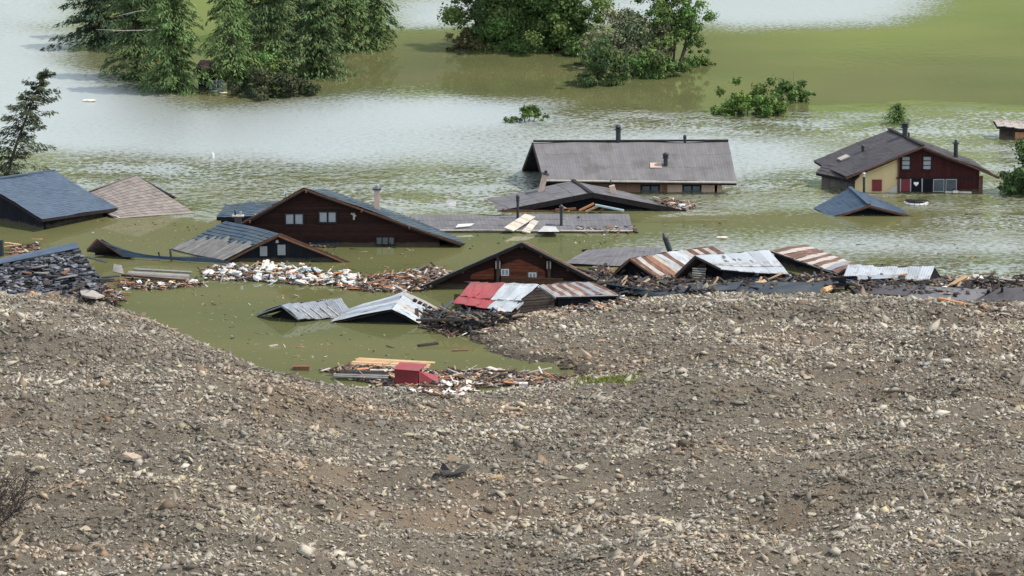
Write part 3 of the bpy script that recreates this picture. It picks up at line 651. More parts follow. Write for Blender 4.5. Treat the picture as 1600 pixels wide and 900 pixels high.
MB().bar(P(190, 430, .35), P(290, 438, .3), .16, .14).build('edge_beam', m_trim, rt); MB().bar(P(207, 440, -.3), P(207, 432, .5), .12, .12).build('post', m_trim, rt)
MB().slab([P(176, 424, .7), P(194, 428, .6), P(190, 414, 1.0), P(178, 412, 1.0)], .06).build('loose_sheet', m_weath, rt)

# ---- F: ruined black roof at the left edge -----------------------------------------------
r1, r0 = P(118, 381, 0), P(-40, 414, 0); Y0 = WY(450)
r1 = atY(118, 381, Y0 + 3.5); r0 = atY(-50, 418, Y0 + 1.5); e1 = P(184, 468, .1); e0 = P(-40, 478, .5)
k = slope('ruined_house', 'ruined roof of torn black shingles with a blue ridge strip at the left shore', 'roof', e0, e1, r1, r0, m_black, tw=.6, tht=.42, cj=.7, miss=.42, fascia=m_black, lift=.11, dip=0)
n = snorm(k['S']); S = k['S']; MB().slab([S(0, .86) + n * .14, S(1, .9) + n * .14, r1 + n * .14, r0 + n * .14], .04, n).build('ridge_strip', m_slate, k['roof'])
mb = MB(); rs = random.Random(4)
for i in range(520):
    u, v = rs.random(), rs.random() * .85; g_ = rs.uniform(.3, 3.4); mb.col(g_, g_, g_ * 1.05); a = S(u, v) + n * .12
    mb.box(a, rs.uniform(.2, .6), rs.uniform(.15, .4), .05, Matrix.Rotation(rs.uniform(0, 6), 3, 'Z') @ Matrix.Rotation(rs.uniform(-.6, .6), 3, 'X'))
mb.build('loose_shingles', m_black, k['roof'], kind='stuff')
for i in range(34):                        # broken battens, felt and boards showing through
    u, v = rs.random(), rs.random() * .8; a = S(u, v) + n * .22; an = rs.gauss(0, .7); d_ = Vector((math.cos(an), math.sin(an) * .8, rs.uniform(-.25, .3))) * rs.uniform(.5, 1.5)
    MB().bar(a, a + d_, rs.uniform(.1, .45), .05).build('batten', [m_drk, m_weath, m_oldw, m_panel, m_brn, m_oldw][i % 6], k['roof'])
for nm, mt, pts in (('white_cloth', m_white, [(88, 446), (125, 444), (165, 456), (182, 470), (160, 470), (110, 458)]), ('pinkish_cloth', m_pale, [(122, 458), (150, 462), (166, 474), (150, 478), (128, 474)])):
    b_ = [ground(x, y) + UPZ * .45 for x, y in pts]; c = sum(b_, Vector()) / len(b_) + UPZ * .3; mb = MB(); mb.prism(b_, Vector((0, 0, .12)))
    for i in range(len(b_)): mb.poly([b_[i] + UPZ * .12, b_[(i + 1) % len(b_)] + UPZ * .12, c + Vector((rs.uniform(-.2, .2), 0, 0))])
    ob = mb.build(nm, mt); tag(ob, {'white_cloth': 'crumpled white sheet lying below the ruined black roof', 'pinkish_cloth': 'pinkish fabric lying beside the white sheet below the ruined black roof'}[nm], 'cloth')
mb = MB(); q = ground(112, 436) + UPZ * .8; mb.prism([q, q + Vector((1.5, -.2, -.3)), q + Vector((1.4, 0, .3)), q + Vector((.4, .2, .45))], Vector((0, .5, .1)))
tag(mb.build('torn_panel', m_weath), 'torn grey panel leaning on the foot of the ruined black roof', 'panel')
q = P(2, 400, 0); tag(MB().tube(q - UPZ * .5, q + UPZ * 1.2, .2, .18).build('chimney_pipe', m_pipe), 'dark stub of a chimney at the left edge above the ruined black roof', 'chimney')

# ---- H: large grey roofed house ----------------------------------------------------------
Yw = WY(300); eL, eR = atY(849, 281, Yw - .9), atY(1151, 284, Yw - .9); rL, rR = atY(833, 222, Yw + 4.2), atY(1138, 221, Yw + 4.2)
rt = thing('flooded_house', 'largest house, with long grey roof, black chimneys and pink walls', 'house', ((eL + eR) / 2).xy.to_3d())
Sf = S4(eL, eR, rR, rL); mb = MB(); deck(mb, Sf, .10); bL = atY(817, 264, Yw + 8.6); bR = bL + (rR - rL); Sb = S4(bL, bR, rR, rL); deck(mb, Sb, .22)
roof = mb.build('roof', m_dtrim, rt); t = MB(); tiles(t, Sf, .24, 1.6, cj=.06, lift=.02, jit=.008); tiles(t, Sb, .24, 1.6, cj=.06, lift=.02); t.build('tiles', m_grey, roof, kind='stuff')
MB().bar(rL + UPZ * .08, rR + UPZ * .08, .3, .12).build('ridge_cap', m_dtrim, roof)
MB().tube(eL - UPZ * .05 + Vector((0, -.08, 0)), eR - UPZ * .05 + Vector((0, -.08, 0)), .08).build('gutter', m_ltrim, roof)
MB().bar(eL + Vector((0, .10, -.20)), eR + Vector((0, .10, -.20)), .08, .20).build('fascia_board', m_dtrim, rt)
MB().bar(eL + Vector((-.04, 0, -.15)), rL + Vector((-.04, 0, -.15)), .06, .3).bar(bL + Vector((-.04, 0, -.15)), rL + Vector((-.036, 0, -.15)), .06, .3).build('bargeboard', m_dtrim, rt)
pl = Plane((eL.x + .9, Yw, 0), (1, 0)); xl = 0; xr = pl.xz(1128, 295)[0]; xm = pl.xz(1042, 295)[0]; zt = eL.z + .15
wallprism(rt, pl, xl, xm, -1.5, [(xl, zt), (xm, zt)], m_brpl, out=-.02); wallprism(rt, pl, xm + .003, xr, -1.5, [(xm, zt), (xr, zt)], m_pplas, out=.0)
for x in (1016, 1081): window(rt, pl, x, 296, 30, 15, m_navy, m_glass, 2, fr=.12, out=.06, sill=True)
rect(rt, pl, 1040, 294, 5, 20, m_brn, 'downpipe', out=.12)
pg = Plane((rL.x + .8, rL.y, 0), (0, -1)); top = [(rL.y - bL.y, bL.z), (0, rL.z), (rL.y - eL.y, eL.z)]; top = [(a, z - .28) for a, z in top]
wallprism(rt, pg, top[0][0] + .8, top[2][0] - .9, -1.5, top, m_wood, 'gable_wall'); boards(rt, pg, top[0][0] + .8, top[2][0] - .9, -1.5, top, m_wood)
pg = Plane((rR.x - 1.0, rR.y, 0), (0, 1)); wallprism(rt, pg, -4.2, 4, -1.5, [(-4.2, eL.z - .2), (0, rL.z - .3), (4, eL.z - .5)], m_pplas, 'gable_wall')
flue(roof, (966, 224), (966, 203), Yw + 4.2, .20, cap='ball'); flue(roof, (1040, 263), (1040, 248), Yw + 1, .17, cap='cowl'); flue(roof, (1070, 223), (1070, 220), Yw + 4.2, .1, cap='cowl', name='vent_pipe')
q = Sf(.60, .38) + snorm(Sf) * .06; MB().box(q, .9, .7, .02, Matrix.Rotation(math.atan2((rL - eL).z, (rL - eL).y), 3, 'X')).build('lead_flashing', m_brick, roof)

# ---- I: grey gable sunk in front of H ----------------------------------------------------
Y0 = WY(330); A = atY(925, 303, Y0); L = atY(788, 330, Y0); R = atY(1056, 328, Y0)
Bk = atY(895, 282, Y0 + 5.5); Lb = atY(752, 313, Y0 + 4.6); Rb = atY(1040, 316, Y0 + 5.5)
I = gable('sunken_house', 'grey gabled roof sunk to its eaves in front of the largest house', 'house', A, Bk, L, R, Lb=Lb, Rb=Rb, tile=m_grey2, walls='', fascia=m_dtrim, tw=.28, tht=1.3, trimw=.35, ridge=m_dtrim, dip=.12, lift=.03, cj=.07)
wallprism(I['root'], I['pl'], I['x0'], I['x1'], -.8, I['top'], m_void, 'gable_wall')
flue(I['roof'], (846, 296), (852, 272), Y0 + 4, .20, m_brick, 'slab', shape='box', rx=.42); flue(I['roof'], (960, 306), (956, 290), Y0 + 3, .2, m_brick, None, shape='box', rx=.42)
q = atY(955, 289, Y0 + 3); MB().tube(q, q + Vector((-.05, 0, .35)), .05).build('flue', m_pipe, I['roof'])
MB().bar(atY(786, 333, Y0 - .2), atY(786, 326, Y0 - .2), .12, .12).bar(atY(786, 329, Y0 - .25), atY(870, 331, Y0 - .25), .1, .16).build('eave_beam', m_trim, I['root'])

# ---- J: long flat grey roof --------------------------------------------------------------
r0, r1 = P(642, 334, .0), P(983, 334, .0); e0, e1 = P(648, 360, .12), P(989, 361, .1); r0 = atY(640, 336, WY(347)); r1 = atY(983, 335, WY(346))
k = slope('sunken_house', 'long low grey roof almost level with the water, carrying two thin black pipes', 'roof', e0, e1, r1, r0, m_grey2, fascia=m_dtrim, tw=.3, tht=1.2, cj=.07, lift=.03)
MB().slab([r0 + Vector((0, 4, -1.4)), r1 + Vector((0, 4, -1.4)), r1, r0][::-1], .1).build('roof', m_dtrim, k['root'])
MB().tube(e0 + Vector((0, -.1, .02)), e1 + Vector((0, -.1, .02)), .07).build('gutter', m_ltrim, k['root'])
flue(k['roof'], (809, 338), (809, 314), WY(350), .10, cap='cowl'); flue(k['roof'], (877, 355), (877, 330), WY(358), .11, cap='cowl'); flue(k['roof'], (904, 344), (904, 338), WY(350), .07, cap=None, name='vent_pipe')
raft('plank_pile', 'upper stack of whitish planks lying across the long low grey roof', 'planks', (P(787, 356, .5), P(803, 361, .2), P(838, 340, .7), P(820, 334, 1.0)), m_pwood, 4, th=.12, seed=3)
raft('plank_pile', 'second smaller stack of whitish planks sliding off the long low grey roof', 'planks', (P(815, 360, .25), P(828, 363, .1), P(842, 347, .35), P(832, 343, .55)), m_pwood, 3, th=.1, seed=4)

# ---- K: house with cream and dark red front ----------------------------------------------
Y0 = WY(300.5); A = atY(1442, 228, Y0 - .8); L = atY(1322, 277, Y0 - .8); R = atY(1562, 276, Y0 - .8); Bk = atY(1389, 202, Y0 + 5.2)
Lb = atY(1271, 251, Y0 + 4.8); Rb = atY(1520, 250, Y0 + 5.2)
K = gable('flooded_house', 'dark grey roofed house with a front half cream plaster, half dark red boards', 'house', A, Bk, L, R, Lb=Lb, Rb=Rb, tile=m_dgrey, walls='', fascia=m_dtrim, bmat=m_trim, setb=.8, side=.5, zb=-1.5, tw=.3, tht=.4, ridge=m_dtrim, dip=0, trimw=.06, lift=.014, cj=.05)
rt, pl, top = K['root'], K['pl'], K['top']; xs = pl.xz(1403, 290)[0]; xa = pl.xz(1336, 290)[0]; xb = pl.xz(1530, 290)[0]
wallprism(rt, pl, xa, xs, -1.5, top, m_cream, 'plaster_wall', out=0)
wallprism(rt, pl, xs + .003, xb, -1.5, top, m_wine, 'board_wall', out=-.05); boards(rt, pl, xs + .01, xb, -1.5, top, m_wine, vertical=True, bw=.16, out=.02)
for x in (1415.5, 1448.5): window(rt, pl, x, 254.5, 15, 22, m_dtrim, m_curt, 1, bars=2, fr=.07, out=.09, sill=True)
rect(rt, pl, 1370, 289.5, 15, 18, m_red, 'shutter', out=.06); rect(rt, pl, 1414.5, 289, 15, 19, m_red, 'shutter', out=.10)
for x in (1406.5, 1422.5): rect(rt, pl, x, 289, 1.6, 20, m_curt, 'shutter_trim', out=.12, th=.05)
bp_ = rect(rt, pl, 1431.5, 289, 15, 20, m_void, 'door', out=.08)
q = pl.px(1431.5, 287, .12); hm = MB(); hs_ = [(math.sin(t) ** 3 * .2, (13 * math.cos(t) - 5 * math.cos(2 * t) - 2 * math.cos(3 * t) - math.cos(4 * t)) / 16 * .2) for t in np.linspace(0, 2 * math.pi, 15)[:-1]]
hm.prism([q + pl.r * a + UPZ * c_ for a, c_ in hs_][::-1], pl.n * -.02 + pl.n * .04).build('heart_sign', m_white, rt)
rect(rt, pl, 1449, 289, 15, 21, m_void, 'open_doorway', out=.085); rect(rt, pl, 1440.5, 289, 1.6, 21, m_curt, 'door_trim', out=.12, th=.05)
for x in (1466.5, 1486): window(rt, pl, x, 289.5, 18, 20, m_curt, m_glass, 1, fr=.06, out=.10)
rect(rt, pl, 1465, 277.8, 130, 1.6, m_dtrim, 'floor_beam', out=.12)
for x in (1532, 1534.5): q = pl.px(x, 275, .3); MB().bar(Vector((q.x, q.y, -1)), q, .14, .14).build('porch_post', m_trim, rt)
q = pl.px(1403, 262, .10); MB().bar(pl.at(xs, -1, .06), pl.at(xs, interp(top, xs), .06), .12, .12, Vector((0, 1, 0))).build('corner_post', m_trim, rt)
for px_, w_ in ((1288, 8), (1311, 36)):       # grey side annex
    pass
pa = Plane(P(1287, 299, 0) + Vector((0, 2.2, 0)), (1, -.62)); za = .95
wallprism(rt, pa, 0, 2.9, -1, [(0, za), (2.9, za + .1)], m_gwall, 'annex_wall'); boards(rt, pa, 0, 2.9, -1, [(0, za), (2.9, za + .1)], m_gwall, bw=.2)
Sx = S4(atY(1274, 270, Y0 + 2.2), atY(1330, 283, Y0 - .6), atY(1352, 262, Y0 + .3), atY(1290, 252, Y0 + 3.4)); mb = MB(); deck(mb, Sx, .18)
ax = mb.build('annex_roof', m_dtrim, rt); tiles(MB(), Sx, .3, .4).build('tiles', m_dgrey, ax, kind='stuff')
flue(K['roof'], (1414, 219), (1414, 200), Y0 + 2.5, .21, cap='cowl'); flue(K['roof'], (1420, 214), (1420, 207), Y0 + 3.2, .08, cap=None, name='vent_pipe'); flue(K['roof'], (1493.5, 240), (1493.5, 224), Y0 + 1.5, .17, cap='slab'); flue(K['roof'], (1348, 241), (1348, 235), Y0 + 2.8, .10, cap='cowl', name='vent_pipe'); flue(K['roof'], (1346.5, 250), (1346.5, 246), Y0 + 2.2, .08, cap=None, name='vent_pipe')
q = atY(1307, 252, Y0 + 4); SL = K['SL']; n = snorm(SL); mb = MB(); q = [SL(.72, .20), SL(.60, .20), SL(.60, .32), SL(.72, .32)]; mb.hexa([p + n * .05 for p in q], [p + n * .16 for p in q]); mb.build('skylight', m_ltrim, K['roof'])
q = P(1392, 300, 0); mb = MB(); mb.prism([pl.px(1380, 302, .05), pl.px(1402, 302, .05), pl.px(1402, 288, .05)], pl.n * .03)   # sunlit triangle of the cream wall, painted as a pale slab
mb.build('sunlit_patch', m_pwood, rt)

# ---- L: little deep blue roof ------------------------------------------------------------
Y0 = WY(338); A = atY(1358, 320, Y0); L = atY(1302, 339, Y0); R = atY(1424, 337, Y0); Bk = atY(1328, 293.5, Y0 + 3.2); Lb = atY(1276, 322, Y0 + 2.8); Rb = atY(1428, 334, Y0 + 3)
Lk = gable('sunken_hut', 'small deep blue hut roof before the cream and red house', 'roof', A, Bk, L, R, Lb=Lb, Rb=Rb, tile=m_blue, fascia=m_dtrim, bmat=m_trim, setb=.7, side=.6, dip=.1, ridge=m_blue, tw=.5, trimw=.1, lift=.015)
wallprism(Lk['root'], Lk['pl'], Lk['x0'], Lk['x1'], -.6, Lk['top'], m_void, 'gable_wall')
q = flue(Lk['roof'], (1350, 305), (1350, 276), WY(322), .10, m_pipe, None); q2 = atY(1350, 276, WY(322)); MB().tube(q2, q2 + UPZ * .2, .11).tube(q2 + UPZ * .24, q2 + UPZ * .34, .14, .05).build('steel_cowl', m_steel, Lk['roof'])

# ---- M: dark chalet in the middle --------------------------------------------------------
Y0 = WY(449); A = atY(815, 378.5, Y0 - .8); L = atY(661, 446, Y0 - .8); R = atY(935, 440, Y0 - .8); Bk = atY(822, 378, Y0 + 5)
Mh = gable('flooded_chalet', 'dark brown chalet with two small white windows behind the red and white tin shed', 'chalet', A, Bk, L, R, tile=m_brn, walls='FLR', wmat=m_wood, fascia=m_dtrim, bmat=m_dtrim, side=.6, setb=.8, zb=-.8, vertical=False, trimw=.12, dip=.02)
MB().bar(L - UPZ * .0 + Vector((0, -.06, .03)), A + Vector((0, -.06, .03)), .03, .06).bar(R + Vector((0, -.06, .03)), A + Vector((0, -.056, .03)), .03, .06).build('roof_edge', m_weath, Mh['roof'])
rt, pl = Mh['root'], Mh['pl']; xz = lambda x, y: pl.xz(x, y)
a, b, c, d, e_ = xz(783, 440)[0], xz(811, 404), xz(852, 440)[0], xz(783, 414)[1], xz(852, 422)[1]
boards(rt, pl, a, c, xz(800, 434)[1], [(a, d), b, (c, e_)], m_woodsun, 'lit_inner_gable_boards', vertical=False, out=.12, rs=random.Random(2))  # wall below the eave shadow, its sunlight painted as lighter boards
a, c = xz(735, 440)[0], xz(772, 440)[0]; boards(rt, pl, a, c, xz(735, 436)[1], [(a, xz(735, 428)[1]), (c, xz(772, 417)[1])], m_woodsun, 'lit_side_boards', vertical=False, out=.10)
a, c = xz(783, 440)[0], xz(880, 440)[0]; z1 = xz(800, 432)[1]; boards(rt, pl, a, c, -.4, [(a, z1), (c, z1 - .1)], m_trim, 'balcony_boards', out=.45, bw=.14, gap=.04)
MB().bar(pl.at(a, z1 + .03, .45), pl.at(c, z1 - .07, .45), .14, .08).build('handrail', m_trim, rt)
for x in (778, 858): MB().bar(pl.px(x, 440, .3), Vector(pl.px(x, 398 if x < 800 else 407, .3)), .20, .16, Vector((0, 1, 0))).build('post', m_oldw, rt)
for x in (775, 781, 855, 860): MB().bar(pl.px(x, 420, .42), pl.px(x, 408, .42), .07, .04, Vector((0, 1, 0))).build('weathered_bracket', m_ltrim, rt)
for x, y in ((789, 424.5), (832, 430)): window(rt, pl, x, y, 12, 10, m_white, m_curt, 2, fr=.05, out=.22); window(rt, pl, x, y, 18, 14, m_trim, m_void, 1, fr=.16, out=.19, name='window_surround')
for sx in (-1, 1):
    for k_ in (.25, .6):
        q = (A if sx else A) + ((L if sx < 0 else R) - A) * k_ - UPZ * .3; MB().bar(q + Mh['e'] * .8, q + Mh['e'] * .05, .14, .18).build('purlin', m_oldw, rt)
MB().bar(A + Mh['e'] * .8 - UPZ * .3, A + Mh['e'] * .02 - UPZ * .3, .16, .22).build('purlin', m_oldw, rt)

# ---- N: shed with red and white tin, rusty tin wing --------------------------------------
def sheds(name, label, cat, c): return thing(name, label, cat, (c.x, c.y, 0))
def fascia_wall(rt, e0, e1, ins, mat, zb=-.5, bw=.25, drop=.12, vertical=True, name='wall'):
    pl = Plane(Vector((e0.x, e0.y, 0)) + Vector((ins, .45, 0)), (e1.x - e0.x, e1.y - e0.y)); ln = ((e1 - e0).xy.length - 2 * ins)
    tp = [(0, e0.z - drop), (ln, e1.z - drop)]; wallprism(rt, pl, 0, ln, zb, tp, m_void, name); boards(rt, pl, 0, ln, zb, tp, mat, bw=bw, vertical=vertical); return pl
Yn = WY(490)
e0, e1 = atY(712, 469, Yn - .2), atY(806, 481, WY(497)); r0, r1 = atY(736, 440, Yn + 2.2), atY(842, 446, WY(497) + 2.6)
rt = sheds('tin_shed', 'shed with a tin roof half red and half white, below the dark chalet', 'shed', (e0 + e1) / 2)
Sn = S4(e0, e1, r1, r0); mb = MB(); deck(mb, Sn, .1, .02); roof = mb.build('roof', m_dtrim, rt)
sheets(roof, lambda u, v: Sn(u, .235 + v * .765) , lambda i, j, n_: m_redt if i < n_ * .42 else m_tinw, wd=.55, amp=.02)
Sn2 = lambda u, v: Sn(u - .02 * (1 - v), -.16 + v * .46) - UPZ * .05
sheets(roof, Sn2, lambda i, j, n_: m_redt if i < n_ * .42 else m_tinw, wd=.9, amp=.02)
bk = S4(e0 + Vector((.5, 6, 0)), e1 + Vector((.5, 6, 0)), r1, r0); mb = MB(); deck(mb, bk, .1); rb = mb.build('roof', m_dtrim, rt)
fascia_wall(rt, e0, e1, .35, m_navy, zb=-.4)
gp = Plane(Vector((e1.x - .35, e1.y + .3, 0)), (1.0, .36)); A_ = gp.px(842, 447); x1 = gp.xz(866, 466)[0]; xa = gp.xz(842, 447)
wallprism(rt, gp, 0, x1, -.5, [(0, e1.z - .1), (xa[0], xa[1] - .12), (x1, gp.xz(866, 465)[1])], m_void, 'gable_wall'); boards(rt, gp, 0, x1, -.5, [(0, e1.z - .1), (xa[0], xa[1] - .12), (x1, gp.xz(866, 465)[1])], m_oldw, bw=.2, vertical=False)
MB().bar(e1 + Vector((.05, -.1, -.05)), r1 + Vector((.05, -.1, -.05)), .06, .14).bar(r1 + Vector((.05, -.1, -.052)), gp.px(868, 465, .3), .06, .14).build('bargeboard', m_tinw, rt)
e0, e1 = gp.px(868, 464, .1), atY(968, 462, WY(474)); r0, r1 = atY(842, 445, WY(480) + 2.0), atY(928, 441, WY(474) + 2.6)
rt = sheds('tin_shed', 'low shed with rusty striped roof joined to the red and white tin shed', 'shed', (e0 + e1) / 2)
Sn = S4(e0, e1, r1, r0); mb = MB(); deck(mb, Sn, .08, 0); roof = mb.build('roof', m_dtrim, rt); cyc = [m_pale, m_rust, m_pale, m_rust, m_pale, m_orng, m_ting, m_rust, m_ting, m_pale, m_rust]
sheets(roof, Sn, cyc, wd=.42, amp=.02); MB().bar(e0 + Vector((0, -.05, .04)), e1 + Vector((0, -.05, .04)), .1, .05).build('eave_flashing', m_tinw, roof)
fascia_wall(rt, e0, e1, .2, m_navy, zb=-.2)
mb = MB(); deck(mb, S4(e0 + Vector((.3, 5, 0)), e1 + Vector((.3, 5, 0)), r1, r0), .1); mb.build('roof', m_dtrim, rt)

# ---- O, P: silver roofs lying on the water -----------------------------------------------
def cyclem(*a): return lambda i, j, n_: a[(i + j) % len(a)]
Y0 = WY(500); A = atY(440, 478, Y0 - .3); L = P(401, 492, .12); R = atY(467, 500, Y0 - .8); Bk = atY(532, 468, WY(488)); Rb = atY(552, 494, WY(494)); Lb = atY(500, 470, Y0 + 3)
c = (A + Bk) / 2; rt = sheds('sunken_house', 'lower silver tin roof lying on the inlet, left of the one with holes', 'roof', c); mb = MB()
SR, SL_ = S4(R, Rb, Bk, A), S4(L, Lb, Bk, A); deck(mb, SR, .06); deck(mb, SL_, .06); roof = mb.build('roof', m_dtrim, rt); sheets(roof, SR, [m_ting], wd=.62, amp=.03, warp=.05); sheets(roof, SL_, [m_ting], wd=.9)
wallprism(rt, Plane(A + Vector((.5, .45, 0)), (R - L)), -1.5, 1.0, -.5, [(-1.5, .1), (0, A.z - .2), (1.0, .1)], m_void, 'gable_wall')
MB().bar(L, A + Vector((0, -.03, 0)), .06, .1).bar(R, A + Vector((0, -.034, 0)), .06, .1).build('bargeboard', m_ting, rt)
for u in (.2, .38, .55, .68): MB().bar(SR(u + .05, .02) + snorm(SR) * .12, SR(u, .62) + snorm(SR) * .12, .08, .04).build('roof_batten', m_ltrim, roof)
Y0 = WY(505); A = atY(612, 484, Y0 - .4); L = P(516, 502, .10); R = P(655, 506, .08); Bk = atY(632, 456, WY(484)); Lb = atY(548, 484, WY(490)); Rb = P(694, 487, .1)
rt = sheds('sunken_house', 'higher silver tin roof with a row of dark holes, right of its lower neighbour', 'roof', (A + Bk) / 2); mb = MB()
SR, SL_ = S4(R, Rb, Bk, A), S4(L, Lb, Bk, A); deck(mb, SR, .06); deck(mb, SL_, .06); roof = mb.build('roof', m_dtrim, rt); sheets(roof, SR, cyclem(m_tinw, m_tinw, m_pale), wd=.7, amp=.02); sheets(roof, SL_, cyclem(m_tinw, m_ting), wd=.7, amp=.02)
n = snorm(SR)
for k_ in range(4):
    u = .78 - .0 * k_; v = .72 - k_ * .13; MB().hexa(*[[SR(a, b) + n * h for a, b in ((u, v), (u + .10, v), (u + .10, v - .09), (u, v - .09))] for h in (.04, .125)]).build('roof_hole', m_void, roof)
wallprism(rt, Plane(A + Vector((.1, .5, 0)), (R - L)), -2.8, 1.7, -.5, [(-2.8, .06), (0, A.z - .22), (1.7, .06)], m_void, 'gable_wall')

# ---- R: rusty striped roof ---------------------------------------------------------------
Y0 = WY(440); A = atY(984, 405, Y0 - .4); L = P(952, 435, .1); R = atY(1034, 440, Y0 - 1.0); Bk = atY(1112, 386, Y0 + 5.0); Rb = atY(1165, 420, Y0 + 4); Lb = atY(1070, 396, Y0 + 6)
rt = sheds('tin_shed', 'shed with a rusty brown and white striped tin roof, left of the whitish metal roof', 'shed', (A + Bk) / 2); mb = MB()
SR = S4(R, Rb, Bk, A); SL_ = S4(L, Lb, Bk, A); deck(mb, SR, .08); deck(mb, SL_, .08); roof = mb.build('roof', m_dtrim, rt)
sheets(roof, SR, [m_rust, m_pale, m_rust, m_orng, m_pale, m_tinw, m_rust, m_tinw, m_tinw, m_tinw, m_pale, m_rust, m_pale, m_rust, m_pale, m_rust], wd=.5, amp=.02); sheets(roof, SL_, [m_rust], wd=.9)
wallprism(rt, Plane(A + Vector((.3, .5, 0)), (R - L)), -1.3, 2.0, -.5, [(-1.3, .15), (0, A.z - .2), (2.0, .25)], m_void, 'gable_wall')
MB().bar(L, A + Vector((0, -.03, -.03)), .06, .12).bar(R, A + Vector((0, -.034, -.03)), .06, .12).build('bargeboard', m_trim, rt)
# ---- S: whitish metal roof on a plank shed ------------------------------------------------
Y0 = WY(442); A = atY(1086, 400, Y0 - .2); L = atY(1055, 431, Y0 - .3); R = atY(1126, 421, Y0 - 1.0); Bk = atY(1200, 391, Y0 + 2.4); Rb = atY(1233, 430, Y0 - .2)
Lb = atY(1170, 408, Y0 + 5)
rt = sheds('tin_shed', 'open plank shed with a smooth whitish metal roof between two rusty striped roofs', 'shed', (A + Rb) / 2); mb = MB()
SR = S4(R, Rb, Bk, A); SL_ = S4(L, Lb, Bk, A); deck(mb, SR, .08); deck(mb, SL_, .08); roof = mb.build('roof', m_dtrim, rt)
sheets(roof, lambda u, v: SR(u, .30 + v * .70), [m_tinw], wd=.75, amp=.012, warp=.01); sheets(roof, lambda u, v: SR(u, v * .34) - UPZ * .05, [m_tinw], wd=1.2, amp=.012, warp=.01); sheets(roof, SL_, [m_dgrey], wd=1.2)
rsx = random.Random(8); n = snorm(SR)
for k_ in range(9):
    u, v = rsx.uniform(.25, .62), rsx.uniform(.5, .92); MB().bar(SR(u, v) + n * .1, SR(u + .015, v - .09) + n * .1, .06, .02).build('rust_streak', m_rust, roof)
MB().bar(L, A + Vector((0, -.03, -.03)), .08, .14).bar(R, A + Vector((0, -.034, -.03)), .08, .14).build('bargeboard', m_oldw, rt)
plg = Plane(A + Vector((.4, .6, 0)), (1, -.03)); wallprism(rt, plg, -1.1, 1.6, -.4, [(-1.1, .6), (0, A.z - .25), (1.6, .9)], m_void, 'gable_wall')
boards(rt, plg, -.9, .4, -.2, [(-.9, .8), (0, A.z - .3), (.4, A.z - .45)], m_oldw, bw=.22, vertical=False, out=.1, miss=.3)
pw = fascia_wall(rt, R, Rb, .2, m_navy, zb=-.3)
rect(rt, pw, 1186, 437, 34, 9, m_slate, 'door', out=.3)
tag_ = raft('slatted_frame', 'grey slatted wooden frame leaning in the open gable of the plank shed', 'frame', (atY(1080, 437, Y0 - .9), atY(1103, 440, Y0 - .9), atY(1104, 418, Y0 - .4), atY(1082, 417, Y0 - .4)), m_weath, 6, gap=.45, part='slat', th=.06)
# ---- T: rusty striped roof on the right ---------------------------------------------------
e0, e1 = atY(1204, 391, WY(415)), atY(1308, 428, WY(436)); r1, r0 = atY(1338, 413, WY(424)), atY(1262, 384, WY(405))
rt = sheds('tin_shed', 'tilted shed with a brown and white striped tin roof, right of the smooth whitish roof', 'shed', (e0 + e1) / 2); St = S4(e0, e1, r1, r0); mb = MB(); deck(mb, St, .08); roof = mb.build('roof', m_dtrim, rt)
sheets(roof, St, [m_rust, m_pale, m_rust, m_rust, m_pale, m_rust, m_pale, m_rust, m_pale, m_ting, m_rust, m_pale, m_rust, m_orng], wd=.5, amp=.02)
MB().bar(e0 - UPZ * .02, e1 - UPZ * .02, .07, .07).build('bargeboard', m_ltrim, rt)
pl = Plane(Vector((e0.x + .3, e0.y + .4, 0)), (e1.x - e0.x, e1.y - e0.y)); ln = (e1 - e0).xy.length - .5; wallprism(rt, pl, 0, ln, -.5, [(0, e0.z - .1), (ln, e1.z - .15)], m_void); boards(rt, pl, 0, ln, -.5, [(0, e0.z - .1), (ln, e1.z - .15)], m_navy)
wallprism(rt, Plane(Vector((e1.x - .2, e1.y + .4, 0)), (r1.x - e1.x, r1.y - e1.y)), 0, (r1 - e1).xy.length * .9, -.5, [(0, e1.z - .15), ((r1 - e1).xy.length * .9, r1.z - .15)], m_void)
# ---- U: whitish tin roof on the right -----------------------------------------------------
e0, e1 = atY(1318, 431, WY(445)), atY(1452, 439, WY(446)); r1, r0 = atY(1460, 417, WY(440)), atY(1326, 415, WY(437))
rt = sheds('tin_shed', 'long low shed with a pale grey tin roof, rightmost of the sheds at the shore', 'shed', (e0 + e1) / 2); Su = S4(e0, e1, r1, r0); mb = MB(); deck(mb, Su, .06); roof = mb.build('roof', m_dtrim, rt)
sheets(roof, Su, [m_tinw], wd=.8, amp=.015); pt = [r1, atY(1473, 437, WY(440)), atY(1450, 440, WY(446))]
MB().prism([p + Vector((.03, 0, -.05)) for p in pt], Vector((-.1, .05, 0))).build('gable_wall', m_void, rt); mb = MB(); q = atY(1473, 437, WY(440)); mb.slab([q, q + Vector((-5.5, 1.2, 0)), r0, r1], .06).build('roof', m_navy, rt)
fascia_wall(rt, e0, e1, .1, m_navy, zb=-.4)
MB().slab([atY(1340, 437, WY(447)), atY(1402, 434, WY(447)), atY(1405, 429, WY(446)), atY(1340, 430, WY(446))], .04).build('loose_sheet', m_tinw, rt)
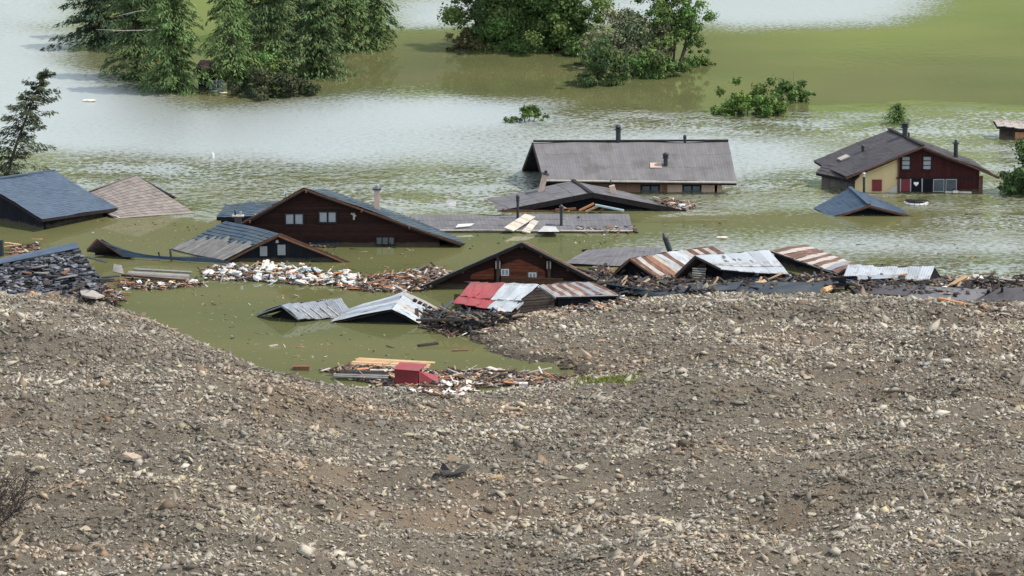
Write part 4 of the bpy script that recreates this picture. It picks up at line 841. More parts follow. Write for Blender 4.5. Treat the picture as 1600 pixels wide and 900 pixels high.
# ---- V, W ---------------------------------------------------------------------------------
e0, e1, r1, r0 = P(884, 412, .15), P(1032, 414, .15), atY(1032, 387, WY(397)), atY(918, 389, WY(398))
k = slope('sunken_house', 'flat grey roof just above the water behind the rusty striped shed', 'roof', e0, e1, r1, r0, m_grey2, tw=.4, tht=1.2, cj=.06, lift=.02)
MB().slab([r0 + Vector((-1, 4, -1)), r1 + Vector((0, 4, -1)), r1, r0][::-1], .1).build('roof', m_dtrim, k['root'])
p, q = atY(1048, 396, WY(412)), atY(1039, 371, WY(412)); c_ = MB().tube(p - (q - p) * .6, q, .2, .19).build('leaning_chimney', m_pipe); tag(c_, 'leaning black chimney pipe standing above the rusty striped shed', 'chimney')
MB().tube(q, q + (q - p).normalized() * .35, .19, .05).build('cowl', m_pipe, c_)
# ---- X: flat panels along the shore --------------------------------------------------------
def panel(name, label, cat, pts, mat, th=.1, z=None):
    q = [P(x, y, zz) for x, y, zz in pts]; mb = MB(); n_ = (q[1] - q[0]).cross(q[3] - q[0]).normalized(); n_ = n_ if n_.z > 0 else -n_
    mb.hexa([p - n_ * th for p in q], q); ob = mb.build(name, mat); return tag(ob, label, cat)
panel('roof_panel', 'dark curved roof panel lying just right of the low rusty shed', 'roof panel', [(950, 450, .3), (1036, 463, .35), (1010, 452, .6), (948, 442, .8)], m_panel)
panel('roof_panel', 'long dark blue roof panel along the shore below the open plank shed', 'roof panel', [(1010, 462, .3), (1150, 452, .5), (1160, 440, .6), (1005, 449, .35)], m_panel)
panel('roof_panel', 'dark blue panel half sunk in front of the whitish roofed plank shed', 'roof panel', [(1140, 456, .3), (1282, 460, .55), (1288, 441, .7), (1150, 440, .45)], m_panel)
panel('roof_panel', 'steep blue panel leaning under the tilted striped shed', 'roof panel', [(1290, 445, .5), (1322, 445, .4), (1322, 434, 1.0), (1296, 434, .9)], m_panel)
panel('roof_panel', 'dark grey panel lying below the pale grey tin roof', 'roof panel', [(1335, 457, .35), (1415, 462, .4), (1435, 446, .5), (1340, 444, .35)], m_dgrey)
panel('roof_panel', 'wide flat grey panel on the shore right of the pale grey tin roof', 'roof panel', [(1412, 466, .3), (1520, 470, .4), (1552, 452, .5), (1440, 447, .45)], m_grey2)
panel('roof_panel', 'grey roof panel in pieces at the right end of the shore', 'roof panel', [(1525, 470, .3), (1640, 472, .3), (1640, 448, .5), (1562, 450, .7)], m_dgrey)
# ---- Y: hut at the right edge, far out ------------------------------------------------------
Y0 = WY(217); e0, e1 = atY(1558, 199, Y0 - .6), atY(1625, 204, Y0 - .6); r0, r1 = atY(1552, 188, Y0 + 1.5), atY(1620, 192, Y0 + 1.5)
rt = sheds('flooded_hut', 'little brown hut with a pale pink tin roof far out at the right edge', 'hut', (e0 + e1) / 2); Sy = S4(e0, e1, r1, r0); mb = MB(); deck(mb, Sy, .12); roof = mb.build('roof', m_dtrim, rt); sheets(roof, Sy, [m_pale], wd=.8)
pl = Plane((e0.x + .3, Y0, 0), (1, 0)); wallprism(rt, pl, 0, 3.6, -1, [(0, e0.z), (3.6, e1.z)], m_void); boards(rt, pl, 0, 3.6, -1, [(0, e0.z), (3.6, e1.z)], m_oldw, bw=.28)
rect(rt, pl, 1593, 212, 14, 12, m_org, 'shutter', out=.1)
# hut under the conifers
Y0 = WY(140); e0, e1 = atY(305, 108, Y0 - .6), atY(338, 108, Y0 - .6); r0, r1 = e0 + Vector((.3, 2, .45)), e1 + Vector((-.3, 2, .45))
rt = sheds('flooded_hut', 'half hidden hut with a rusty roof under the conifers', 'hut', (e0 + e1) / 2); Sy = S4(e0, e1, r1, r0); mb = MB(); deck(mb, Sy, .12); roof = mb.build('roof', m_dtrim, rt); sheets(roof, Sy, [m_rust, m_orng], wd=.6)
pl = Plane((e0.x + .2, Y0, 0), (1, 0)); wallprism(rt, pl, 0, 1.6, -1, [(0, e0.z - .1), (1.6, e1.z - .1)], m_navy); p_ = pl.at(.5, .9, .1); window(rt, pl, 338, 132, 22, 14, m_curt, m_glass, 2, fr=.08)

# ================================================================== TREES AND PLANTS
def foliage_mat(name, c1, c2):
    m = M(name, c1, c2, scale=1.3, rough=.75, attr=True, spec=.25); b = m.node_tree.nodes['Principled BSDF']
    b.inputs['Subsurface Weight'].default_value = 0
    return m
m_fdark = foliage_mat('spruce_needles', (.050, .088, .032), (.085, .130, .045))
m_fmid = foliage_mat('larch_needles', (.062, .115, .036), (.10, .155, .05))
m_fblue = foliage_mat('dark_spruce_needles', (.024, .044, .024), (.045, .070, .034))
m_flime = foliage_mat('bright_leaves', (.075, .14, .028), (.11, .18, .04))
m_fleaf = foliage_mat('green_leaves', (.068, .120, .034), (.11, .175, .05))
m_fsage = foliage_mat('sage_leaves', (.13, .155, .08), (.20, .215, .13))
m_fbrown = foliage_mat('browning_leaves', (.11, .085, .04), (.085, .095, .035))
m_fold = foliage_mat('drab_needles', (.040, .054, .026), (.060, .074, .036))
m_bark = M('bark', (.055, .042, .034), (.10, .08, .065), scale=6, rough=.95, bump=.5)
m_bare = M('bare_twig', (.14, .12, .10), (.20, .18, .15), scale=6, rough=.95)

def quads(C, U, V, cols):
    """one small leaf spray per row: C centre, U half length, V half width"""
    n = len(C); v = np.stack([C - U * .9 , C - U * .1 + V, C + U, C - U * .1 - V], 1).reshape(-1, 3)
    return v, np.arange(n * 4).reshape(n, 4), np.repeat(cols, 4, 0)
def unit(a): return a / (np.linalg.norm(a, axis=-1, keepdims=True) + 1e-9)
def conifer(name, label, cat, px, py, H, R, mat, lean=(0, 0), seed=0, group=None, droop=.5, nb=90, per=60, z0=-.3, sparse=0., trunk_r=.18, leaf=.26, gap_low=0.0, base_frac=.0, p0=None, top=.08, tint=(1, 1, 1)):
    R *= 1.12; leaf *= .80; per = int(per * 1.7); g = np.random.default_rng(seed); p = p0 if p0 is not None else P(px, py, 0); root = thing(name, label, cat, (p.x, p.y, 0), group)
    t = MB(); segs = 7; pts = [Vector((p.x + lean[0] * (k / segs) ** 1.2, p.y + lean[1] * (k / segs) ** 1.2, z0 + (H - z0) * k / segs)) for k in range(segs + 1)]
    for k in range(segs): t.tube(pts[k], pts[k + 1], trunk_r * (1 - k / segs * .9), trunk_r * (1 - (k + 1) / segs * .9), 7, cap=False)
    C, U, V, K = [], [], [], []; bm_ = MB()
    for b in range(nb):
        f = base_frac + (1 - base_frac) * (b + g.random()) / nb; h = z0 + .2 + (H - .3) * f
        if g.random() < sparse: continue
        a = b * 2.39996 + g.normal() * .3; ln = R * ((1 - f) ** .75 * (1 - top) + top) * g.uniform(.45, 1.2) * (1 + .18 * math.sin(a * 2 + seed))
        o = np.array([p.x + lean[0] * max(0, h / H) ** 1.2, p.y + lean[1] * max(0, h / H) ** 1.2, h]); d = np.array([math.cos(a), math.sin(a), 0])
        up0 = g.uniform(.0, .35) + f * .4
        tt = np.sort(g.uniform(.08, 1, per)); n = len(tt); side = np.cross(d, [0, 0, 1])
        path = lambda q: o + d * (ln * q)[:, None] + np.array([0, 0, 1]) * (ln * (up0 * q - droop * q ** 2))[:, None]
        c = path(tt); wdt = ln * .34 * (1 - np.abs(tt - .45) * 1.3).clip(.12) ; sgn = g.uniform(-1, 1, n)
        c = c + g.normal(size=(n, 3)) * .07 + side * (sgn * wdt)[:, None] + np.array([0, 0, 1]) * (-np.abs(sgn) * wdt * .35 - g.uniform(0, .22, n) * min(1, ln))[:, None]
        dirv = unit(d * .8 + side * sgn[:, None] * 1.0 + np.array([0, 0, -1]) * (.45 + droop * .6 * tt)[:, None] + g.normal(size=(n, 3)) * .25)
        nn = unit(np.cross(dirv, np.array([0, 0, 1.]) + g.normal(size=(n, 3)) * .7)); sz = leaf * g.uniform(.6, 1.3, n)
        C.append(c); U.append(dirv * sz[:, None]); V.append(nn * (sz * .27)[:, None])
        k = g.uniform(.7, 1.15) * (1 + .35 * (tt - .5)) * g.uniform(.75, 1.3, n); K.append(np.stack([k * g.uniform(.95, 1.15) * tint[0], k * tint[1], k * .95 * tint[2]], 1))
        if b % 2 == 0: q_ = path(np.array([0., .5, .95])); bm_.tube(q_[0], q_[1], .035, .022, 4, False).tube(q_[1], q_[2], .022, .008, 4, False)
    t.v += bm_.v and []; off = len(t.v); t.v += bm_.v; t.c += bm_.c; t.f += [tuple(i + off for i in f) for f in bm_.f]
    t.build('trunk', m_bark, root, smooth=True)
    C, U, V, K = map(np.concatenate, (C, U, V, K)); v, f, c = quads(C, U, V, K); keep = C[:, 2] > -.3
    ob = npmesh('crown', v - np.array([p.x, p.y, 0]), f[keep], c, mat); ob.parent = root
    return root
def leafy(name, label, cat, px, py, clumps, mat, seed=0, group=None, leaf=.135, dens=400, trunk=None, mats=None, up=0.15):
    """broadleaf tree or bush: clumps are (dx, dy, z, r) spheres of leaves around the foot"""
    g = np.random.default_rng(seed); p = P(px, py, 0); root = thing(name, label, cat, (p.x, p.y, 0), group); t = MB()
    C, N, K = [], [], []
    for (dx, dy, z, r) in clumps:
        cc = np.array([p.x + dx, p.y + dy, z]); r *= 1.25; m = max(7, int(r * 11))
        for s in range(m):
            o = cc + g.normal(size=3) * r * np.array([.62, .55, .48]); o[2] = max(o[2], .05); rr = r * g.uniform(.16, .42); n = int(dens * rr * rr * 5) + 8; d = unit(g.normal(size=(n, 3))); rad_ = rr * (.35 + np.abs(g.normal(size=n)) * .55)
            c = o + d * rad_[:, None] * np.array([1, 1, .75]); k0 = g.uniform(.65, 1.3); k = k0 * g.uniform(.7, 1.3, n)
            C.append(c); N.append(unit(d + g.normal(size=(n, 3)) * .6 + np.array([0, 0, up]))); K.append(np.stack([k * g.uniform(.9, 1.2), k, k * .9], 1))
        if trunk is None or trunk > 0:
            b0 = Vector((p.x + dx * .35, p.y + dy * .35, -.5)); mid = Vector((p.x + dx * .7, p.y + dy * .7, z * .5)); e = Vector(cc) + UPZ * r * .4; tr = trunk or .05
            t.tube(b0, mid, tr, tr * .7, 6, False).tube(mid, e, tr * .7, .02, 6, False)
            for _ in range(5): q = Vector(cc + g.normal(size=3) * r * .6); t.tube(mid.lerp(e, g.random()), q, tr * .35, .01, 4, False)
    t.build('trunk', m_bark, root, smooth=True)
    C, N, K = map(np.concatenate, (C, N, K)); n = len(C); a = unit(np.cross(N, g.normal(size=(n, 3)))); b = np.cross(N, a); sz = leaf * g.uniform(.55, 1.3, (n, 1))
    v, f, c = quads(C, a * sz, b * sz * .55, K); keep = C[:, 2] > -.1; ob = npmesh('crown', v - np.array([p.x, p.y, 0]), f[keep], c, mat); ob.parent = root
    return root
CN = 'conifers flooded at the far left'
conifer('spruce_tree', 'near black spruce at the left end of the flooded conifers', 'spruce tree', 150, 74, 10.5, 3.9, m_fblue, seed=1, nb=110, per=60, leaf=.32, lean=(.8, 0), droop=.35, group=CN)
conifer('spruce_tree', 'grey green spruce with pale bare limbs among the flooded conifers', 'spruce tree', 214, 122, 13, 3.6, m_fdark, seed=2, nb=120, per=55, leaf=.30, group=CN)
conifer('larch_tree', 'bright green larch standing foremost among the flooded conifers', 'larch tree', 268, 143, 12.5, 3.1, m_fmid, seed=3, nb=150, per=70, leaf=.27, droop=.6, top=.3, group=CN)
conifer('larch_tree', 'larch with drooping sprays and a dark bare trunk beside the half hidden hut', 'larch tree', 360, 139, 14, 3.4, m_fmid, seed=4, nb=95, per=60, leaf=.28, droop=.75, top=.3, trunk_r=.30, base_frac=.16, group=CN)
conifer('spruce_tree', 'broad dark spruce right of the larch with the bare trunk', 'spruce tree', 425, 122, 13, 3.9, m_fdark, seed=5, nb=130, per=62, leaf=.30, top=.25, group=CN)
conifer('spruce_tree', 'dark green spruce whose low branches reach farthest to the right over the water', 'spruce tree', 500, 119, 9, 3.8, m_fdark, seed=6, nb=110, per=62, leaf=.28, group=CN)
conifer('spruce_tree', 'almost black spruce in the middle of the conifers behind the broad dark one', 'spruce tree', 470, 84, 14, 3.9, m_fblue, seed=7, nb=120, per=60, leaf=.30, top=.25, group=CN)
conifer('larch_tree', 'fresh green larch second from the right end of the flooded conifers', 'larch tree', 540, 78, 13, 3.4, m_fmid, seed=8, nb=110, per=62, leaf=.28, top=.3, droop=.7, group=CN)
conifer('larch_tree', 'green larch at the right end of the flooded conifers', 'larch tree', 590, 76, 11, 2.3, m_fmid, seed=9, nb=100, per=55, leaf=.26, top=.3, droop=.8, group=CN)
conifer('spruce_tree', 'dark spruce behind the gap between the two larches', 'spruce tree', 250, 66, 14, 3.6, m_fblue, seed=10, nb=110, per=50, leaf=.30, group=CN)
conifer('spruce_tree', 'slim grey green spruce behind the larch with the bare trunk', 'spruce tree', 395, 62, 14, 3.2, m_fdark, seed=11, nb=100, per=50, leaf=.3, top=.25, group=CN)
conifer('spruce_tree', 'dark spruce at the back left of the flooded conifers', 'spruce tree', 196, 60, 13, 3.2, m_fblue, seed=12, nb=100, per=50, leaf=.3, group=CN)
leafy('bush', 'grey green bush at the foot of the flooded conifers', 'bush', 430, 150, [(-2.2, 0, .5, .9), (-.6, -.3, .9, 1.2), (1.0, 0, .8, 1.1), (2.3, .3, .5, .8)], m_fold, seed=13)
leafy('bush', 'pale green bush behind the grey green one under the conifers', 'bush', 400, 138, [(-1, 0, 1.3, 1.2), (.8, .2, 1.6, 1.3)], m_fleaf, seed=14)
bl = thing('dead_branch', 'pale bare branches reaching across the conifers at the upper left', 'branch', tuple(P(225, 122, 0) + Vector((0, -3.2, 3)))); q0 = WLOC[bl.name]
for k_, (a, b) in enumerate((((246, 14), (180, 26)), ((242, 47), (150, 46)))):
    pa_, pb_ = atY(*a, q0.y), atY(*b, q0.y); md = (pa_ + pb_) / 2 + UPZ * (.12 - .2 * k_); MB().tube(pa_, md, .05, .035, 6).tube(md, pb_, .035, .012, 6).tube(md, md + Vector((-.9, 0, -.35)), .02, .008, 5).build('limb', m_ltrim, bl)
# middle clusters
leafy('broadleaf_tree', 'dense dark green tree in the middle at the top', 'tree', 835, 76, [(-2.6, .5, 2.2, 2.0), (-1, 0, 1.6, 1.9), (1.2, 0, 1.6, 2.0), (3.0, .3, 2.6, 1.9), (0, .6, 4.4, 2.6), (2.3, .6, 5.2, 2.4), (-2.5, .6, 5.0, 2.4), (0.5, .5, 7.5, 2.6)], m_fleaf, seed=20, leaf=.17, dens=280)
leafy('broadleaf_tree', 'sparse tree with a thin dark trunk left of the dense dark green one', 'tree', 760, 76, [(-1.0, 0, 2.0, 1.1), (.2, 0, 3.2, 1.5), (-1.4, .3, 4.5, 1.3), (.8, 0, 5.2, 1.8), (0, 0, 1.0, .9)], m_fdark, seed=21, trunk=.14, dens=70)
leafy('bush', 'reddish brown bush left of the sparse tree', 'bush', 728, 77, [(-.8, 0, .5, .7), (.4, 0, .9, .95), (1.3, 0, .5, .6)], m_fbrown, seed=22)
leafy('broadleaf_tree', 'pale sage tree with whitish twigs right of the dense dark green one', 'tree', 985, 108, [(-3.0, .5, 2.0, 1.1), (-1.4, 1, 3.2, 1.4), (.4, .5, 3.7, 1.5), (1.8, .5, 2.6, 1.4), (-.6, .2, 1.9, 1.5), (2.8, .2, 1.4, 1.0)], m_fsage, seed=23, dens=120, trunk=.05)
leafy('broadleaf_tree', 'tree with dark upright trunks and green crown right of the sage tree', 'tree', 1046, 106, [(-.8, 0, 4.6, 1.3), (.8, .3, 5.6, 1.7), (2.0, 0, 4.2, 1.3), (.2, .2, 3.0, 1.0), (-.8, 0, 6.3, 1.4), (1.9, .2, 2.6, .9)], m_fleaf, seed=24, trunk=.13, dens=150)
leafy('bush', 'lime green bush at the foot of the upright trunks', 'bush', 1095, 102, [(-1.6, 0, .5, .6), (-.6, 0, .7, .7), (.5, 0, .45, .6)], m_flime, seed=25)
leafy('bush', 'green bush standing in the water under the upright trunks', 'bush', 1058, 112, [(-.6, 0, .6, .8), (.5, 0, .5, .7)], m_fleaf, seed=26)
leafy('bush', 'dark green bush hanging low below the sage tree', 'bush', 942, 133, [(-1.2, 0, .6, .8), (0, 0, 1.6, 1.2), (.9, 0, .5, .7), (.2, .4, 2.8, 1.2)], m_fdark, seed=27)
leafy('bush', 'wide green bush between the sage tree and the upright trunks', 'bush', 1005, 121, [(-1.6, 0, .8, .9), (0, 0, 1.2, 1.2), (1.7, 0, 1.0, 1.1), (0.2, -.6, .2, .5)], m_fleaf, seed=28)
lg = MB().tube(P(897, 99, .1), P(932, 100, .15), .12, .08); tag(lg.build('driftwood', m_drk), 'dark log floating beside the dark green hanging bush', 'log')
tag(MB().bar(P(906, 107, .08), P(922, 105, .1), .5, .1).build('plank', m_tan), 'tan plank floating under the dark log by the hanging bush', 'plank')
leafy('bush', 'bright green bush, larger and nearer of the two alone in open water', 'bush', 1172, 178, [(-2.6, 0, .15, .55), (-1.6, 0, .5, .8), (-.4, 0, 1.1, 1.1), (.8, 0, .7, 1.0), (2.0, 0, .4, .75)], m_flime, seed=30, leaf=.15)
leafy('bush', 'darker green bush, smaller and farther of the two alone in open water', 'bush', 1236, 159, [(-1.0, 0, .7, .8), (.2, 0, 1.1, .95), (1.0, 0, .7, .75)], m_fleaf, seed=31, leaf=.15)
conifer('young_spruce', 'young spruce tip standing in open water behind the cream and red house', 'spruce tree', 1402, 192, 2.0, 1.2, m_fleaf, seed=32, nb=60, per=30, leaf=.16, trunk_r=.05, droop=.2)
leafy('bush', 'faint green shrub showing above the pale water left of the largest house', 'bush', 822, 190, [(-1.1, 0, .2, .5), (-.2, 0, .4, .6), (.4, 0, .6, .7), (1.0, 0, .4, .6)], m_fleaf, seed=33, dens=240)
leafy('bush', 'dark green tree cut off by the right edge beside the cream and red house', 'tree', 1597, 303, [(-1.2, 0, .3, .7), (-.4, 0, 1.0, .9), (.4, 0, 1.8, 1.1), (.5, 0, 3.0, .9), (1.6, 0, 1.5, 1.3), (1.4, 0, 3.0, 1.1)], m_fdark, seed=34)
# leaning spruce at the left edge
conifer('spruce_tree', 'leaning ragged spruce behind the blue slate house', 'spruce tree', 8, 282, 9.0, 3.3, m_fold, seed=40, nb=58, per=75, leaf=.22, lean=(3.5, .6), droop=.28, trunk_r=.16, top=.12, base_frac=.02)
# bare bush in the lower left corner
rs = random.Random(5)
bu = thing('bare_bush', 'leafless bush with fine dark twigs in the lower left corner', 'bush', tuple(ground(-12, 835))); o = WLOC[bu.name]
for st in range(44):
    mb = MB()
    def grow(p, d, ln, r, lv):
        q = p + d * ln; mb.tube(p, q, r, r * .7, 4, False)
        if lv == 0: return
        for _ in range(3): grow(p.lerp(q, rs.uniform(.5, 1)), (d + Vector((rs.gauss(0, .38), rs.gauss(0, .38), rs.gauss(.05, .22)))).normalized(), ln * rs.uniform(.55, .85), r * .6, lv - 1)
    grow(o + Vector((rs.uniform(-1.2, .7), rs.uniform(-2, 5), 0)), Vector((rs.uniform(-.3, .8), rs.uniform(-.2, .6), .75)).normalized(), rs.uniform(.8, 1.5), .030, 3)
    mb.build('stem', m_drk, bu)

# ================================================================== RUBBLE
m_stone = M('stone', (.92, .92, .92), (1.08, 1.08, 1.08), scale=6, rough=.9, attr=True, spec=.2, bump=.35, bscale=9)
PAL = np.array([(.305, .275, .215), (.25, .225, .178), (.355, .325, .262), (.175, .148, .115), (.110, .092, .072), (.21, .155, .105), (.22, .205, .185), (.33, .285, .18)])
PW = np.array([.23, .24, .09, .17, .12, .06, .04, .05]); PW = PW / PW.sum()
def ico():
    bm = bmesh.new(); bmesh.ops.create_icosphere(bm, subdivisions=1, radius=1); v = np.array([x.co[:] for x in bm.verts]); f = np.array([[q.index for q in x.verts] for x in bm.faces]); bm.free(); return v, f
IV, IF = ico(); OV = np.array([(1, 0, 0), (0, 1, 0), (-1, 0, 0), (0, -1, 0), (0, 0, 1), (0, 0, -1)], float)
OF = np.array([(0, 1, 4), (1, 2, 4), (2, 3, 4), (3, 0, 4), (1, 0, 5), (2, 1, 5), (3, 2, 5), (0, 3, 5)])
def rot_rand(n, g, tilt=1.0):
    a, b, c = g.uniform(0, 6.28, n), g.normal(size=n) * tilt, g.normal(size=n) * tilt
    ca, sa, cb, sb, cc, sc_ = np.cos(a), np.sin(a), np.cos(b), np.sin(b), np.cos(c), np.sin(c)
    Rz = np.zeros((n, 3, 3)); Rz[:, 0, 0] = ca; Rz[:, 0, 1] = -sa; Rz[:, 1, 0] = sa; Rz[:, 1, 1] = ca; Rz[:, 2, 2] = 1
    Rx = np.zeros((n, 3, 3)); Rx[:, 0, 0] = 1; Rx[:, 1, 1] = cb; Rx[:, 1, 2] = -sb; Rx[:, 2, 1] = sb; Rx[:, 2, 2] = cb
    Ry = np.zeros((n, 3, 3)); Ry[:, 1, 1] = 1; Ry[:, 0, 0] = cc; Ry[:, 0, 2] = sc_; Ry[:, 2, 0] = -sc_; Ry[:, 2, 2] = cc
    return Rz @ Rx @ Ry
def stones(name, label, n, base, faces, smin, smax, seed, shape=1.6, sink=.25):
    g = np.random.default_rng(seed); y = g.uniform(134, 268, int(n * 1.9)); half = y * 800 / 5846 + 7; x = g.uniform(-1, 1, len(y)) * half
    keep = g.random(len(y)) < half / 44; x, y = x[keep], y[keep]
    dens = fbm(x / 4, y / 3, 55, 4); keep = g.random(len(x)) < np.clip(.92 + dens * 1.25, .25, 1); x, y = x[keep], y[keep]
    d = -seg_dist(x, y, LAND); keep = d > -.4; x, y = x[keep][:n], y[keep][:n]; z = height(x, y); m = len(x)
    s = smin * (1 - g.random(m) * (1 - (smin / smax) ** shape)) ** (-1 / shape)
    v = base[None] * (1 + g.uniform(-.55, .35, (m, len(base), 1))); v = v * np.stack([g.uniform(.8, 2.0, m), g.uniform(.6, 1.2, m), g.uniform(.22, .65, m)], 1)[:, None]
    v = np.einsum('nij,nkj->nki', rot_rand(m, g, .5), v) * s[:, None, None] + np.stack([x, y, z + s * (.5 - sink) * .7], 1)[:, None]
    col = PAL[g.choice(len(PAL), m, p=PW)] * g.uniform(.8, 1.2, (m, 1)); t_ = np.clip(1 + fbm(x / 9, y / 4, 77, 5) * .75, .62, 1.25)[:, None]; q_ = np.clip(fbm(x / 12, y / 7, 91, 4) * 2 - .25, 0, 1)[:, None]; col = col * t_ * (1 - q_ * np.array([[.02, .16, .26]])) * np.array([[1.0, .985, 1.0]]) * np.where(z < .22, .5, 1)[:, None]; col = np.repeat(col, len(base), 0)
    f = (faces[None] + (np.arange(m) * len(base))[:, None, None]).reshape(-1, 3)
    ob = npmesh(name, v.reshape(-1, 3), f, col, m_stone); return tag(ob, label, 'rubble', kind='stuff')
stones('rubble', 'fine grey and beige stone rubble covering the landslide', 140000, OV, OF, .068, .20, 1)
stones('rubble', 'coarser stones strewn over the landslide rubble', 12000, OV, OF, .16, .40, 2, sink=.4)

# boulders and the larger stones, each an object
COLS = dict(beige=(.33, .285, .215), pale=(.36, .32, .25), grey=(.23, .21, .18), brown=(.16, .122, .088), dark=(.05, .046, .042), pinkish=(.34, .265, .20), yellowish=(.31, .27, .185), tan=(.30, .215, .115), bluish=(.24, .245, .25))
CM = {k: M('stone_' + k, tuple(x * .85 for x in v), tuple(x * 1.15 for x in v), scale=4, rough=.9, bump=.5, bscale=5, spec=.2) for k, v in COLS.items()}
STM = {}
def stone_mesh(kind, var):
    if (kind, var) in STM: return STM[kind, var]
    g = np.random.default_rng(var * 31 + 5); bm = bmesh.new(); bmesh.ops.create_icosphere(bm, subdivisions=2, radius=1)
    cuts = [(unit(g.normal(size=3)), g.uniform(.25, .62)) for _ in range(12)]
    for v in bm.verts:
        c = np.array(v.co[:]) * g.uniform(.93, 1.07)
        for n_, k in cuts:
            e = c @ n_ - k
            if e > 0: c = c - n_ * e
        v.co = c
    me = bpy.data.meshes.new('stone'); bm.to_mesh(me); bm.free(); me.materials.append(CM[kind]); STM[kind, var] = me; return me
def put_stone(px, py, wpx, hpx, kind, label, group=None, seed=0, name='stone'):
    p = ground(px, py + hpx * .3); sc_ = p.y / 5846; rs = random.Random(seed * 7 + int(px))
    ob = bpy.data.objects.new(name, stone_mesh(kind, rs.randrange(6))); COL.objects.link(ob)
    a, c = wpx * sc_ / 2 * 1.12, hpx * sc_ / 2 * 1.0
    ob.scale = (a, min(a, max(c, a * .7)), c * .95); ob.rotation_euler = (rs.uniform(-.15, .15), rs.uniform(-.2, .2), rs.uniform(-.3, .3)); ob.location = p + UPZ * c * .28
    return tag(ob, label, 'stone', group)
BIG = [(256, 521, 22, 15, 'beige', 'beige oval stone near the crest of the left mound'), (387, 588, 15, 28, 'beige', 'upright beige stone at the rim of the left mound above the inlet'),
 (373, 582, 10, 12, 'bluish', 'small bluish white stone touching the upright beige one'), (208, 711, 44, 26, 'pinkish', 'large pinkish slab stone, biggest on the lower left slope'),
 (313, 697, 22, 26, 'yellowish', 'tall yellowish stone in the reddish mud on the left slope'), (291, 707, 18, 16, 'yellowish', 'squat yellowish stone left of the tall yellowish one'),
 (372, 716, 16, 20, 'grey', 'grey cracked stone right of the reddish mud'), (777, 744, 28, 17, 'tan', 'orange tan stone right of the big dark boulder'),
 (907, 728, 23, 20, 'pale', 'round pale stone casting a dark shadow in the hollow'), (1044, 727, 12, 15, 'pale', 'small pale stone at the edge of the brown hollow'), (931, 734, 10, 9, 'beige', 'small beige stone right of the round pale one'),
 (600, 657, 20, 30, 'grey', 'grey green upright stone below the pink and white litter'), (541, 682, 27, 22, 'beige', 'blunt beige stone left of the upright grey green one'),
 (1296, 570, 30, 15, 'pale', 'pale wedge stone on the upper right slope'), (1043, 577, 38, 15, 'beige', 'long beige slab stone right of the lime grass'), (1069, 585, 20, 10, 'pale', 'pale stone touching the long beige slab'),
 (1110, 588, 13, 12, 'yellowish', 'round yellowish stone right of the long beige slab'), (1402, 564, 26, 12, 'dark', 'dark flat stone on the upper right slope'), (1410, 536, 18, 10, 'dark', 'dark stone standing in for a black hollow near the top of the right slope'),  # the hollow's shade is given by a dark-coloured stone
 (1447, 567, 17, 17, 'bluish', 'bluish grey pointed stone right of the dark flat stone'), (1260, 588, 24, 12, 'beige', 'beige stone below the pale wedge stone'), (1488, 592, 14, 10, 'dark', 'dark stone below the bluish pointed one'),
 (1530, 857, 38, 30, 'yellowish', 'big yellowish pyramid shaped stone in the lower right'), (1367, 793, 24, 15, 'pale', 'left half of a pair of pale stones on the lower right slope'), (1392, 796, 22, 9, 'pale', 'flat right half of a pair of pale stones on the lower right slope'),
 (1315, 834, 28, 11, 'yellowish', 'long flat yellowish stone on the lower right slope'), (1272, 801, 24, 12, 'beige', 'beige stone up and left of the long flat yellowish one'), (1305, 821, 22, 9, 'beige', 'beige stone just above the long flat yellowish one'),
 (1591, 774, 16, 14, 'pinkish', 'squarish pinkish stone at the right edge'), (1512, 702, 17, 10, 'yellowish', 'yellowish stone near two black gaps on the right slope'), (1455, 728, 14, 14, 'dark', 'black stone in a gap on the right slope'), (1518, 729, 20, 8, 'dark', 'flat black stone right of the black one in the gap'),
 (60, 733, 28, 20, 'yellowish', 'yellowish stone above the leafless bush'), (1092, 847, 15, 20, 'pale', 'tall pale stone in the lower middle right'), (1168, 858, 13, 13, 'beige', 'beige stone right of the tall pale one'),
 (665, 759, 15, 14, 'pinkish', 'pinkish stone below the big dark boulder'), (742, 772, 22, 16, 'pinkish', 'pinkish flat stone below the orange tan one'), (530, 797, 20, 10, 'beige', 'beige stone in the lower middle left'), (529, 814, 14, 12, 'pale', 'pale stone under a dark gap in the lower middle left'),
 (315, 820, 20, 22, 'yellowish', 'yellowish leaning stone on the lower left slope'), (135, 825, 34, 14, 'yellowish', 'flat yellowish stone right of the leafless bush'), (352, 822, 16, 14, 'pinkish', 'small pinkish stone right of the leaning yellowish one'), (215, 622, 14, 9, 'pale', 'small pale stone in the middle of the left slope'),
 (1035, 484, 17, 10, 'yellowish', 'yellowish stone at the crest of the right mound below the blue panels'), (810, 632, 16, 12, 'brown', 'brown stone below the right end of the litter'), (1285, 470, 22, 10, 'beige', 'beige boulder at the crest left of the grey panels')]
for i, b in enumerate(BIG): put_stone(*b, seed=i)
